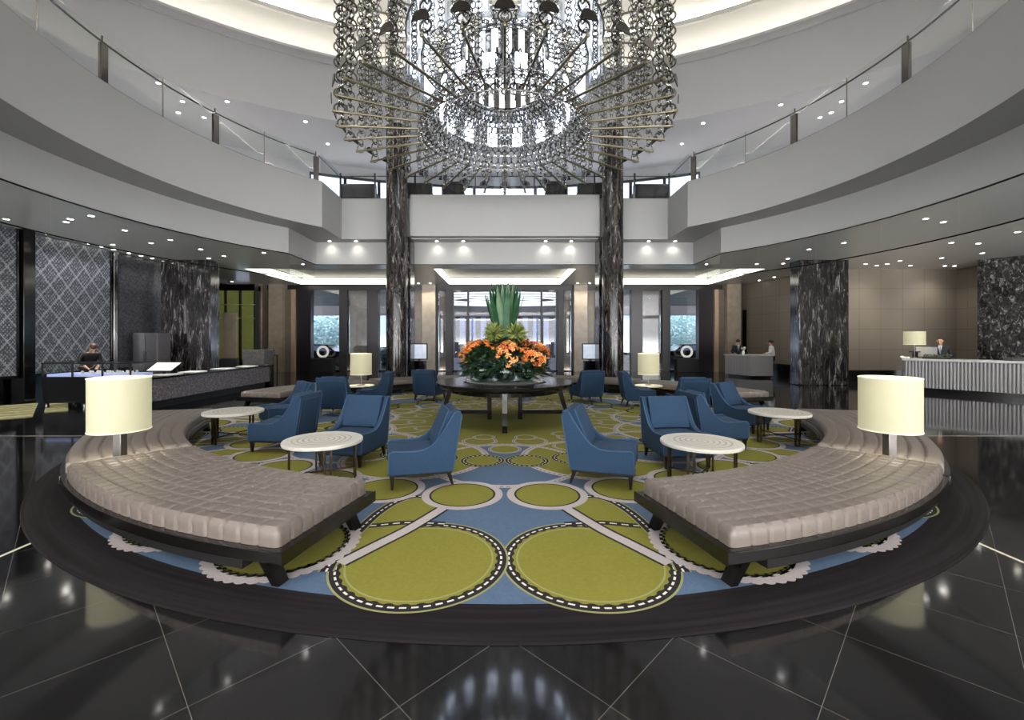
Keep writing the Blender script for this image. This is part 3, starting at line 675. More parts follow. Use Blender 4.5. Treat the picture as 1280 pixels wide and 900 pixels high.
MB().box(-.03, Ld+.05, -.02, .85, 1.02, 1.09).build('desk_top', 'desk_top', t, bevel=.008)
def ondesk(px, off, z=1.09):      # a point on the desk top seen at that column
    k = (px-631)/550
    # (13.18+d.x*s+nrm.x*off)/(14.55+d.y*s+nrm.y*off) = k
    s = (k*(14.55+nrm.y*off)-13.18-nrm.x*off)/(d.x-k*d.y)
    return (13.18+d.x*s+nrm.x*off, 14.55+d.y*s+nrm.y*off, z)
def drum_lamp(name, label, loc, r, h, z0, base, grp=None, energy=18):
    t = thing(name, label, 'lamp', loc, 0, grp)
    sh = MB().lathe([(r, z0), (r, z0+h)], 48).lathe([(r-.006, z0+h), (r-.006, z0)], 48).build('lamp_shade', 'lamp_shade', t, smooth=60)
    for zt in (z0, z0+h): MB().torus(r, .007, 48, 6, 0, TR(0, 0, zt)).build('trim', 'lamp_trim', sh, smooth=60)
    base(t, z0, h)
    MB().ball((0, 0, z0+h*.5), .045, 12).build('bulb', 'lens_light', t)
    lamp('POINT', 'lamp_bulb_light', (0, 0, z0+h*.5), energy, (1, .93, .78), .1, parent=t)
    return t
def base_post(t, z0, h):
    MB().box(-.045, .045, -.045, .045, 0, z0+.02).build('post', 'lamp_metal', t, bevel=.006)
    MB().tube([(0, 0, z0), (0, 0, z0+h*.45)], .012, 8).tube([(-.26, 0, z0+.02), (.26, 0, z0+.02)], .005, 6).build('stem', 'lamp_metal', t)
def base_round(t, z0, h):
    MB().lathe([(0, 0), (.1, 0), (.1, .015), (.03, .03), (.016, .06), (.016, z0+h*.45), (0, z0+h*.45)], 24).build('base', 'lamp_metal', t)
    MB().tube([(-.26, 0, z0+.02), (.26, 0, z0+.02)], .005, 6).build('spider', 'lamp_metal', t)
p = ondesk(1143, .4)
drum_lamp('desk_lamp', 'white drum lamp on the left end of the fluted reception desk', p, .28, .42, .46, base_round, None, 10)
p = ondesk(1132, .3); t = thing('desk_telephone', 'pale telephone at the left end of the reception desk', 'telephone', p, ang)
MB().box(-.1, .1, -.09, .09, 0, .05).build('body', 'paper', t, bevel=.01)
MB().box(-.11, -.05, -.1, .1, .05, .09, 0, TR(0, 0, 0, 0, 0, R(-12))).build('handset', 'paper', t, bevel=.012)
p = ondesk(1144, .62); t = tag(MB().box(-.05, .05, -.05, .05, 0, .2).box(-.13, .13, -.09, .09, .2, .23).build('card_stand', 'black_matte', loc=p), 'small dark card stand beside the desk lamp', 'card stand')
p = ondesk(1171, .3); t = thing('leaf_tray', 'low dark tray of clipped greenery in front of the bald man', 'tray', p, ang)
MB().box(-.33, .33, -.1, .1, 0, .06).build('tray', 'black_matte', t, bevel=.008)
g = MB()
for _ in range(260):
    c = Vector((rnd.uniform(-.32, .32), rnd.uniform(-.09, .09), .06+rnd.uniform(0, .08))); a = Vector((rnd.gauss(0, 1), rnd.gauss(0, 1), rnd.gauss(0, 1))).normalized(); b = a.orthogonal().normalized()
    g.add([c-a*.03, c+b*.012, c+a*.03, c-b*.012], [(0, 1, 2, 3)])
g.build('greenery', 'green_tray', t, smooth=0)
p = ondesk(1158, .66); t = thing('monitor', 'grey computer monitor seen from behind on the reception desk', 'monitor', p, ang)
MB().box(-.26, .26, -.02, .02, .06, .38).build('screen', 'desk_panel', t, bevel=.01)
MB().box(-.03, .03, -.015, .03, 0, .1).box(-.1, .1, -.07, .07, 0, .012).build('stand', 'nickel', t)
p = ondesk(1275, .35); t = tag(MB().box(-.35, .35, -.12, .12, 0, .1).build('desk_tray', 'cabinet_grey', bevel=.01, loc=p), 'grey document tray at the right edge on the reception desk', 'tray')

t = thing('concierge_desk', 'small pale free standing desk with two staff near the beige wall', 'desk', (11.0, 19.6, 0))
poly = [(0, 0), (.95, 0), (.95, 1.3), (-.55, 1.3)]
MB().prism(poly, .1, .98).build('body', 'desk_panel', t, bevel=.006)
MB().prism([(.05, .08), (.9, .08), (.9, 1.25), (-.42, 1.25)], 0, .1).build('plinth', 'black_gloss', t, smooth=0)
MB().prism([(-.02, -.03), (.98, -.03), (.98, 1.33), (-.6, 1.33)], .98, 1.03).build('desk_top', 'desk_top', t, bevel=.006)
rb = MB()
for k in range(9):
    f = (k+.5)/9; x, y = -.55*f, 1.3*f
    rb.box(-.012, .012, -.05, .05, .1, .98, 0, TR(x, y, 0, math.atan2(1.3, -.55)-PI/2))
rb.build('ribbed_side', 'desk_panel', t, smooth=0)
t = thing('flower_vase', 'small white vase with pale flowers on the small desk', 'vase', (10.95, 20.2, 1.03))
MB().lathe([(0, 0), (.05, 0), (.07, .08), (.035, .18), (.045, .2)], 20).build('vase', 'paper', t)
g = MB()
for k in range(9):
    a = k*2.4; g.ball((.07*math.cos(a), .07*math.sin(a), .26+.03*(k % 3)), .04, 8)
    g.tube([(0, 0, .15), (.07*math.cos(a), .07*math.sin(a), .26)], .005, 5)
g.build('flowers', 'rug_white', t)

# ------------------------------------------------------------------ people
def skin_obj(name, verts, edges, m, parent, sub=2, root=0):
    me = bpy.data.meshes.new(name); me.from_pydata([v[0] for v in verts], edges, [])
    o = bpy.data.objects.new(name, me); COL.objects.link(o); me.materials.append(M[m])
    s = o.modifiers.new('Skin', 'SKIN'); s.use_smooth_shade = True
    if not me.skin_vertices: me.skin_vertices.new() if hasattr(me.skin_vertices, 'new') else None
    for i, v in enumerate(verts):
        r = v[1]; me.skin_vertices[0].data[i].radius = r if isinstance(r, tuple) else (r, r)
        me.skin_vertices[0].data[i].use_root = (i == root)
    q = o.modifiers.new('Subsurf', 'SUBSURF'); q.levels = sub; q.render_levels = sub
    o.parent = parent
    return o
def person(label, loc, rz, h=1.72, lean=0.0, arm=None, hair='hair_dark', bald=False, bun=False, tie=True, top='suit_dark', nod=0.0, female=False):
    """faces local +x; origin between the feet"""
    t = thing('person', label, 'person', loc, rz); k = h/1.72
    sw = .17 if female else .2
    def L(x, y, z):          # upper body leans forward about the hips
        if z > .95: dz = z-.95; x, z = x+dz*math.sin(lean), .95+dz*math.cos(lean)
        return Vector((x*k, y*k, z*k))
    J = {}; V = []; E = []
    def v(n, p, r, to=None):
        J[n] = len(V); V.append((p, r)); 
        if to is not None: E.append((J[to], J[n]))
    v('pel', L(0, 0, .95), .12*k); v('wai', L(0, 0, 1.1), (.115*k, .13*k), 'pel'); v('che', L(0, 0, 1.3), (.12*k, .16*k), 'wai'); v('nec0', L(0, 0, 1.44), .07*k, 'che'); v('nec', L(.01, 0, 1.5), .052*k, 'nec0')
    hx = .02+.08*nod
    v('jaw', L(hx+.02, 0, 1.56), (.062*k, .058*k), 'nec'); v('skull', L(hx+.015, 0, 1.635), (.085*k, .074*k), 'jaw'); v('crown', L(hx, 0, 1.69), (.055*k, .05*k), 'skull')
    for s, w in ((1, 'l'), (-1, 'r')):
        v('sho'+w, L(0, s*sw, 1.41), .055*k, 'che')
        A = arm or ((.05, .26, 1.14), (.28, .2, 1.08))
        v('elb'+w, L(A[0][0], s*A[0][1], A[0][2]), .042*k, 'sho'+w); v('wri'+w, L(A[1][0], s*A[1][1], A[1][2]), .028*k, 'elb'+w)
        dv = (V[J['wri'+w]][0]-V[J['elb'+w]][0]).normalized()
        v('pal'+w, V[J['wri'+w]][0]+dv*.06*k, (.034*k, .018*k), 'wri'+w)
        side = dv.cross(Vector((0, 0, 1))).normalized()
        for f in range(4):
            b0 = V[J['pal'+w]][0]+side*(f-1.5)*.018*k+dv*.03*k
            v('f%d%s' % (f, w), b0, .008*k, 'pal'+w); v('g%d%s' % (f, w), b0+dv*(.045-.006*abs(f-1.4))*k+Vector((0, 0, -.012*k)), .007*k, 'f%d%s' % (f, w))
        v('th'+w, V[J['wri'+w]][0]+dv*.03*k-side*s*.035*k, .009*k, 'wri'+w); v('ti'+w, V[J['th'+w]][0]+dv*.04*k-side*s*.015*k, .008*k, 'th'+w)
        v('hip'+w, L(0, s*.09, .88), .09*k, 'pel'); v('kne'+w, L(.02, s*.1, .5), .06*k, 'hip'+w); v('ank'+w, L(0, s*.1, .09), .042*k, 'kne'+w); v('toe'+w, L(.15, s*.11, .04), .035*k, 'ank'+w)
    skin_obj('body', V, E, 'skin', t)
    # jacket and trousers follow the body
    JV = [(V[J[n]][0], r) for n, r in (('pel', (.145*k, .165*k)), ('wai', (.14*k, .16*k)), ('che', (.145*k, .185*k)), ('nec0', (.085*k, .1*k)))]; JE = [(0, 1), (1, 2), (2, 3)]
    for w in 'lr':
        b = len(JV); JV += [(V[J['sho'+w]][0], .075*k), (V[J['elb'+w]][0], .056*k), (V[J['elb'+w]][0].lerp(V[J['wri'+w]][0], .93), .042*k)]; JE += [(2, b), (b, b+1), (b+1, b+2)]
    skin_obj('jacket', JV, JE, top, t)
    TV = [(V[J['pel']][0], .135*k)]; TE = []
    for w in 'lr':
        b = len(TV); TV += [(V[J['hip'+w]][0], .105*k), (V[J['kne'+w]][0], .078*k), (V[J['ank'+w]][0], .065*k)]; TE += [(0, b), (b, b+1), (b+1, b+2)]
    skin_obj('trousers', TV, TE, 'suit_dark', t)
    hc = V[J['skull']][0]; up = (L(0, 0, 1.69)-L(0, 0, 1.5)).normalized(); fw = Vector((math.cos(lean+.5*nod), 0, -math.sin(lean+.5*nod))); 
    q = MB()
    for s in (1, -1): q.ball(hc+fw*.088*k+Vector((0, s*.03*k, .004)), .011*k, 10)
    q.build('eye', 'eye_dark', t)
    q = MB(); q.ball(hc+fw*.1*k-up*.032*k, .016*k, 10, 0, (1, .8, 1.4)); q.build('nose', 'skin', t)
    MB().ball(hc+fw*.088*k-up*.068*k, .014*k, 10, 0, (.6, 1.7, .5)).build('mouth', 'lips', t)
    for s in (1, -1): MB().ball(hc+Vector((0, s*.078*k, -.01)), .022*k, 10, 0, (.7, .4, 1.2)).build('ear', 'skin', t)
    if not bald:
        q = MB(); q.ball(hc+up*.028*k-fw*.022*k, .097*k, 16, 0, (1.02, .94, 1.0))
        if bun: q.ball(hc-fw*.12*k+up*.03*k, .05*k, 12)
        q.build('hair', hair, t)
    ch = L(.0, 0, 1.34); 
    if tie:
        o = MB().prism([(-.05, .12), (0, -.16), (.05, .12)], 0, .012, 0, Matrix.Translation(L(.142, 0, 1.36)) @ Matrix.Rotation(lean, 4, 'Y') @ Matrix.Rotation(PI/2, 4, 'Z') @ Matrix.Rotation(PI/2, 4, 'X')).build('shirt', 'shirt_white', t, smooth=0)
        MB().prism([(-.014, .1), (-.02, -.1), (0, -.13), (.02, -.1), (.014, .1)], .012, .02, 0, Matrix.Translation(L(.142, 0, 1.36)) @ Matrix.Rotation(lean, 4, 'Y') @ Matrix.Rotation(PI/2, 4, 'Z') @ Matrix.Rotation(PI/2, 4, 'X')).build('tie', 'tie_grey', t, smooth=0)
    return t
kx = (1175-631)/550
person('bald man in a dark suit and tie standing behind the reception desk, looking down', (kx*14.75, 14.75, 0), math.atan2(-1, -.95), 1.76, .06, ((.06, .27, 1.14), (.3, .16, 1.1)), bald=True, nod=.6)
person('barista in black bending over the lit display case', (-12.05, 12.7, 0), R(-30), 1.66, .55, ((.1, .24, 1.16), (.3, .14, 1.0)), hair='hair_brown', tie=False, nod=.8, top='black_matte')
person('person in a dark suit behind the small desk, facing the hall', (11.25, 21.3, 0), R(-100), 1.7, .1, None, tie=True, female=True)
person('person with dark hair in a white shirt beside the small desk, seen from behind', (12.32, 20.3, 0), R(150), 1.68, .05, None, tie=False, top='shirt_white', female=True, bun=True)
# ------------------------------------------------------------------ the round rug (its pattern is one mesh, local origin at the rug's centre)
RM = ['rug_border', 'rug_blue', 'rug_olive', 'rug_olive_pale', 'rug_black', 'rug_white', 'rug_grey']
BOR, BLU, OLI, OLP, BLK, WHT, GRY = range(7)
rug = MB()
RUG_R = 6.985
rug.lathe([(6.0, .010), (RUG_R-.01, .012), (RUG_R, .004), (RUG_R, 0)], 180, BOR)
rug.disc(6.62, .0125, 180, BLU)
zz = [.0128]
def nz(): zz[0] += .000008; return zz[0]
def rpoly(P, mi):
    z = nz(); rug.add([(x, y, z) for x, y in P], [tuple(range(len(P)))], mi)
def circ(cx, cy, r, n=56, sc=0, amp=0.0):
    P = []
    for i in range(n if not sc else sc*6):
        a = 2*PI*i/(n if not sc else sc*6); q = r+(amp*abs(math.sin(a*sc/2)) if sc else 0)
        P.append((cx+q*math.cos(a), cy+q*math.sin(a)))
    return P
def ringband(P, Q, mi):
    z = nz(); rug.strip([(x, y, z) for x, y in P], [(x, y, z) for x, y in Q], mi, None, True)
def offset(P, d):            # inset closed outline (ccw) by d
    n = len(P); O = []
    for i in range(n):
        t = Vector(P[(i+1) % n])-Vector(P[i-1])
        if t.length < 1e-9: O.append(P[i]); continue
        t.normalize(); O.append((P[i][0]-t.y*d, P[i][1]+t.x*d))
    return O
def dashes(P, w, L, gap, mi, closed=True):
    n = len(P); pts = [Vector(p) for p in P]+([Vector(P[0])] if closed else []); z = nz()
    seg = [(pts[i+1]-pts[i]).length for i in range(len(pts)-1)]; tot = sum(seg); k = max(2, int(tot/(L+gap))); st = tot/k
    def at(s):
        s = s % tot if closed else min(max(s, 0), tot-1e-6)
        for i, l in enumerate(seg):
            if s <= l or i == len(seg)-1: 
                t = (pts[i+1]-pts[i]).normalized(); return pts[i]+t*s, t
            s -= l
    for j in range(k):
        a, t = at(j*st); b, t2 = at(j*st+L*st/(L+gap)); nn = Vector((-t.y, t.x))*w/2
        rug.add([(*(a-nn), z), (*(b-nn), z), (*(b+nn), z), (*(a+nn), z)], [(0, 1, 2, 3)], mi)
def motif(P, style, s=1.0, detail=True, fill=OLI):
    """closed outline P: bands from the outside in, then the fill"""
    if style == 'black':
        rpoly(P, OLP); O = offset(P, .016*s); rpoly(O, BLK); n = len(P); rag = [o_ if (i//2) % 2 else p_ for i, (o_, p_) in enumerate(zip(offset(P, .084*s), offset(P, .098*s)))]
        if detail: dashes(offset(P, .056*s), .016*s, .045*s, .03*s, WHT)
        rpoly(rag, fill); ringband(offset(P, .116*s), offset(P, .13*s), OLP)
    elif style == 'grey':
        rpoly(P, GRY); rpoly(offset(P, .085*s), BLK); rpoly(offset(P, .108*s), fill)
    elif style == 'line':
        rpoly(P, GRY); rpoly(offset(P, .022*s), BLK); rpoly(offset(P, .034*s), GRY); rpoly(offset(P, .06*s), fill)
def bandring(P, s=1.0, style='line', detail=True):
    """an open ring lying over what is below"""
    if style == 'line':
        ringband(P, offset(P, .075*s), GRY)
        if detail: dashes(offset(P, .037*s), .013*s, .04*s, .035*s, BLK)
    else:
        ringband(P, offset(P, .1*s), BLK)
        if detail: dashes(offset(P, .05*s), .018*s, .045*s, .03*s, WHT)
def hull(pts):
    pts = sorted(set((round(x, 4), round(y, 4)) for x, y in pts))
    def half(p):
        h = []
        for q in p:
            while len(h) > 1 and (h[-1][0]-h[-2][0])*(q[1]-h[-2][1])-(h[-1][1]-h[-2][1])*(q[0]-h[-2][0]) <= 0: h.pop()
            h.append(q)
        return h
    a = half(pts); b = half(pts[::-1]); return a[:-1]+b[:-1]
def rp(a, r): return (r*math.sin(R(a)), -r*math.cos(R(a)))
def openband(A, B, w, inner, edge, sag=0.0):
    A, B = Vector(A), Vector(B); t = (B-A).normalized(); nn = Vector((-t.y, t.x)); N = 14
    pts = [A.lerp(B, i/N)+nn*sag*math.sin(PI*i/N) for i in range(N+1)]
    for ww, mi in ((w, edge), (w-.045, inner)):
        z = nz(); rug.strip([(*(p-nn*ww/2), z) for p in pts], [(*(p+nn*ww/2), z) for p in pts], mi)
    if inner == BLK: dashes([tuple(p) for p in pts], .018, .045, .03, WHT, False)
def loop(a0, s):
    # strap and side loop that grow out of an outer circle: outline given for the front circle (sideways, distance from the camera)
    def mp(x, y):
        dx, dy = x, y-CY; return rp(a0+s*(math.degrees(math.atan2(dx, -dy))-6.09), math.hypot(dx, dy))
    def chain(Q, n=6):
        out = []
        for i in range(len(Q)-1):
            p0 = Q[max(i-1, 0)]; p1 = Q[i]; p2 = Q[i+1]; p3 = Q[min(i+2, len(Q)-1)]
            for j in range(n):
                t = j/n; out.append(tuple(.5*(2*p1[c]+(p2[c]-p0[c])*t+(2*p0[c]-5*p1[c]+4*p2[c]-p3[c])*t*t+(3*p1[c]-p0[c]-3*p2[c]+p3[c])*t**3) for c in (0, 1)))
        return out+[Q[-1]]
    outer = chain([(1.30, 3.2), (1.325, 3.5), (1.29, 3.9), (1.23, 4.3), (1.12, 4.6), (.96, 4.74), (.78, 4.72)])
    strap = chain([(.58, 4.5), (.68, 4.28), (.86, 3.92), (1.05, 3.62), (1.24, 3.32)])
    fillp = outer+strap
    rpoly([mp(*p) for p in fillp], OLI)
    def ribbon(Q, w, mi, off=0.0):
        P = [Vector(mp(*p)) for p in Q]; A = []; B = []; z = nz()
        for i, p in enumerate(P):
            t = (P[min(i+1, len(P)-1)]-P[max(i-1, 0)]).normalized(); nn = Vector((-t.y, t.x)); A.append((*(p-nn*(w/2)), z)); B.append((*(p+nn*(w/2)), z))
        rug.strip(A, B, mi)
    cross = chain([(.55, 4.03), (.9, 4.06), (1.3, 3.98), (2.0, 3.98)])
    ribbon(cross, .09, BLK); dashes([mp(*p) for p in cross], .02, .06, .04, WHT, False)
    ribbon(outer, .12, OLP); ribbon(outer, .09, BLK); dashes([mp(*p) for p in outer], .016, .045, .03, WHT, False)
    ribbon(strap, .15, BLK); ribbon(strap, .1, GRY)
sect = []
for q in range(4):
    for k in range(8):
        a = 6.1+11.12*k
        ang_ = (a, 180-a, 180+a, 360-a)[q]; sect.append((k, ang_, 1 if q in (0, 2) else -1))
STY = ('black', 'grey', 'grey', 'black', 'grey', 'grey', 'black', 'grey')
rpoly(circ(0, 0, 2.75, 96), OLI)
# big pale rings round the middle
for j in range(16):
    a = 22.5*j; cx, cy = rp(a, 3.35); motif(circ(cx, cy, 1.02, 72), 'line', 1.0, fill=(BLU if j % 2 == 0 else OLI))
# large loops reaching from the outer circles to the second ring
for k, a, s in sect:
    if k % 3 == 0: continue
    P = hull(circ(*rp(a+s*3.0, 5.95), .38, 48)+circ(*rp(a+s*5.4, 4.92), .29, 32))
    motif(P, 'grey', .8)
for j in range(16):
    a = 22.5*j
    bandring(circ(*rp(a, 3.35), 1.06, 72), 1.0, 'line')
# crossing straps over the loops
for k, a, s in sect:
    if k % 3 == 0: continue
    A = rp(a+s*6.0, 6.0); B = rp(a+s*2.2, 4.95); openband(A, B, .15, GRY, BLK, .05*s)
for k, a, s in sect:
    cx, cy = rp(a, 6.08)
    if STY[k] == 'black': motif(circ(cx, cy, .675 if k == 0 else .58, 144), 'black'); loop(a, s)
    else: motif(circ(cx, cy, .57, 60, 40, .022), 'grey', 1.15)
for k, a, s in sect:
    cx, cy = rp(a-.4*s, 4.65); motif(circ(cx, cy, .44, 48), 'grey', .95)
# third and fourth rings
for j in range(32):
    a = 5.4+11.25*j if j % 2 == 0 else -5.4+11.25*(j+1)
    motif(circ(*rp(a, 3.3), .315, 40), 'black', .9, j in (0, 31, 1, 30, 2, 29))
for j in range(16):
    a = 11.25+22.5*j
    motif(circ(*rp(a, 2.15), .3, 40), 'line', .9); motif(circ(*rp(a, 1.85), .2, 32), 'line', .8)
for j in range(16): motif(circ(*rp(22.5*j, 2.65), .26, 32), 'line', .8)
o = rug.build('round_rug', RM, smooth=0, loc=(0, CY, 0))
tag(o, 'huge round rug of olive loops and braided bands on blue with a dark border', 'rug')
RUGZ = zz[0]+.0004

# ------------------------------------------------------------------ curved benches
def sector(mb, r0, r1, a0, a1, z0, z1, n=28, mi=0):
    def P(r, a, z): x = r*math.sin(R(a)); y = -r*math.cos(R(a)); return (x, y+6.1, z)
    vs = []; 
    for i in range(n+1):
        a = a0+(a1-a0)*i/n; vs += [P(r0, a, z0), P(r1, a, z0), P(r1, a, z1), P(r0, a, z1)]
    fs = []
    for i in range(n):
        for q in range(4): fs.append((i*4+q, (i+1)*4+q, (i+1)*4+(q+1) % 4, i*4+(q+1) % 4))
    fs += [(3, 2, 1, 0), (n*4, n*4+1, n*4+2, n*4+3)]
    return mb.add(vs, fs, mi)
def cushion(r0, r1, half, z0, z1, nr, na, depth=.010, ends=True):
    mb = MB(); ca = max(1, na); sr = nr*8; sa = ca*8 if na > 1 else 40; rnd_ = .022
    def prof(t, k):          # pillow between seams
        u = abs((t*k+1e-9) % 1.0-.5)*2
        return -depth*(max(0, (u-.74)/.26))**2
    ring = []
    rs = [r0+(r1-r0)*i/sr for i in range(sr+1)]; as_ = [-half+2*half*j/sa for j in range(sa+1)]
    def P(r, a, z): return (r*math.sin(R(a)), -r*math.cos(R(a))+6.1, z)
    idx = {}; vs = []
    for j, a in enumerate(as_):
        for i, r in enumerate(rs):
            e = min(i, sr-i, j, sa-j)
            z = z1+prof(i/sr, nr)+(prof(j/sa, na) if na > 1 else 0)
            if i in (0, sr) or j in (0, sa): z = z1-rnd_
            rr = r
            idx[i, j] = len(vs); vs.append(P(rr, a, z))
    fs = [(idx[i, j], idx[i+1, j], idx[i+1, j+1], idx[i, j+1]) for i in range(sr) for j in range(sa)]
    # sides with vertical seams
    border = [(i, 0) for i in range(sr+1)]+[(sr, j) for j in range(1, sa+1)]+[(i, sa) for i in range(sr-1, -1, -1)]+[(0, j) for j in range(sa-1, 0, -1)]
    low = []
    ba = math.degrees(.016/6.1)
    def side(i, j, z):
        r, a = rs[i], as_[j]
        d = 0
        if i == 0: r -= .014+ (prof(j/sa, na) if na > 1 else 0)*1.0
        if i == sr: r += .014+(prof(j/sa, na) if na > 1 else 0)*1.0
        if j == 0: a -= ba*(1+prof(i/sr, nr)/.016)
        if j == sa: a += ba*(1+prof(i/sr, nr)/.016)
        return P(r, a, z)
    loops = [[idx[b] for b in border]]
    for z in (z1-.045, z1-.09, z0+.02, z0):
        L = []
        for b in border: L.append(len(vs)); vs.append(side(b[0], b[1], z))
        loops.append(L)
    n = len(border)
    for A, B in zip(loops, loops[1:]):
        for q in range(n): fs.append((A[q], B[q], B[(q+1) % n], A[(q+1) % n]))
    fs.append(tuple(loops[-1][::-1]))
    return mb.add(vs, fs)
def make_bench(half, nr, na, label, group, panel, dp=.010):
    t = thing('curved_bench', label, 'bench', (0, 0, 0), 0, group)
    cushion(5.56, 6.65, half, .285, .418, nr, na, dp).build('seat_cushion', 'leather', t, smooth=50)
    mb = MB(); sector(mb, 5.5, 6.71, -half-.75, half+.75, .2, .283)
    mb.build('platform', 'dark_wood', t, smooth=30, bevel=.006)
    mb = MB(); sector(mb, 5.56, 6.66, -half+2.4, half-2.4, .11, .2); mb.build('under_frame', 'black_matte', t, smooth=30)
    for s in (-1, 1):
        for r in (5.66, 6.57):
            a = s*(half-.9); x, y = r*math.sin(R(a)), -r*math.cos(R(a))+6.1
            T = TR(x, y, 0, R(a)); dx = s*.06
            MB().add([(-.028+dx, -.05, 0), (.028+dx, -.05, 0), (.028+dx, .05, 0), (-.028+dx, .05, 0), (-.036-dx, -.06, .2), (.036-dx, -.06, .2), (.036-dx, .06, .2), (-.036-dx, .06, .2)],
                     [(0, 3, 2, 1), (4, 5, 6, 7), (0, 1, 5, 4), (1, 2, 6, 5), (2, 3, 7, 6), (3, 0, 4, 7)], 0, T).build('leg', 'dark_wood', t, smooth=0)
    if panel:
        s = panel; mb = MB(); sector(mb, 5.6, 6.63, s*(half+.5)-.12, s*(half+.5)+.12, .284, .410, 4); mb.build('end_panel', 'leather_end', t, smooth=0)
    return t
def place(a): x, y = pol(a, 6.1); return (x, y, RUGZ)
GQ = 'quilted curved benches round the rug'; GS = 'channelled curved benches at the sides of the rug'
qb = make_bench(14.3, 9, 22, 'quilted taupe leather curved bench nearest the camera on the left', GQ, -1)
qb.location = place(-27.6); qb.rotation_euler = (0, 0, R(-27.6))
qr = make_bench(14.3, 9, 22, 'quilted taupe leather curved bench nearest the camera on the right', GQ, 1)
qr.location = place(27.6); qr.rotation_euler = (0, 0, R(27.6))
for a, lab in ((180-27.6, 'quilted curved bench at the back of the rug, right of the flower table'), (180+27.6, 'quilted curved bench at the back of the rug, left of the flower table')):
    dup(qb if a > 180 else qr, place(a), R(a), lab, GQ)
sb = make_bench(16.8, 8, 1, 'curved taupe bench with long channels behind the left drum lamp', GS, 0, .02)
sb.location = place(-60.4); sb.rotation_euler = (0, 0, R(-60.4))
for a, lab in ((60.4, 'curved taupe bench with long channels behind the right drum lamp'), (180-60.9, 'far curved bench on the right, in front of the marble pillar'), (180+60.9, 'far curved bench on the left, in front of the mosaic counter')):
    dup(sb, place(a), R(a), lab, GS)

# ------------------------------------------------------------------ lamps on the benches and on the side tables
GL = 'cream drum lamps among the benches'
for s, w in ((-1, 'left'), (1, 'right')):
    x, y = pol(s*43.0, 6.24)
    drum_lamp('drum_lamp', 'large cream drum lamp on a grey post between the two near %s benches' % w, (x, y, .284+RUGZ), .275, .575, .405, base_post, GL, 9)
# ------------------------------------------------------------------ round side tables
def side_table():
    t = thing('side_table', '', 'side table', (0, 0, 0))
    MB().lathe([(0, .452), (.45, .452), (.455, .46), (.455, .485), (.448, .492), (.0, .492)], 64).build('table_top', 'white_top', t, smooth=40)
    for k in range(4):
        a = R(30+90*k)
        q = MB()
        for da in (-.09, .09): q.box(-.011, .011, -.011, .011, 0, .452, 0, TR(.37*math.cos(a+da), .37*math.sin(a+da), 0, a))
        q.box(-.011, .011, -.04, .04, 0, .02, 0, TR(.37*math.cos(a), .37*math.sin(a), 0, a))
        q.build('leg', 'leg_bronze', t, smooth=0)
    q = MB()
    for k in range(2): q.box(-.37, .37, -.009, .009, .1, .118, 0, TR(0, 0, 0, R(30+90*k)))
    q.build('cross_stretcher', 'leg_bronze', t, smooth=0)
    q = MB().torus(.34, .012, 40, 6, 0, TR(0, 0, .44)); q.build('rim', 'leg_bronze', t)
    return t
GT = 'round white topped side tables'
st = side_table()
tabs = [(-2.18, 5.28, 0, 'round white side table beside the near left bench'), (2.31, 5.18, 20, 'round white side table beside the near right bench'),
        (-4.56, 7.4, 45, 'round white side table by the far end of the left side bench'), (4.55, 7.3, -20, 'round white side table by the far end of the right side bench')]
for k, (x, y, rz, lab) in enumerate(tabs):
    if k == 0: st.location = (x, y, RUGZ+.001); st.rotation_euler = (0, 0, R(rz)); st['label'] = lab; st['group'] = GT
    else: dup(st, (x, y, RUGZ+.001), R(rz), lab, GT)
for s, w in ((-1, 'left'), (1, 'right')):
    o = dup(st, (s*4.0, 12.25, RUGZ+.001), R(10), 'small white side table under the far %s drum lamp' % w, GT); o.scale = (.82, .82, .86)
    drum_lamp('drum_lamp', 'cream drum lamp on the small white table at the back %s of the rug' % w, (s*4.0, 12.25, RUGZ+.492*.86+.001), .285, .575, .30, base_round, GL, 16)

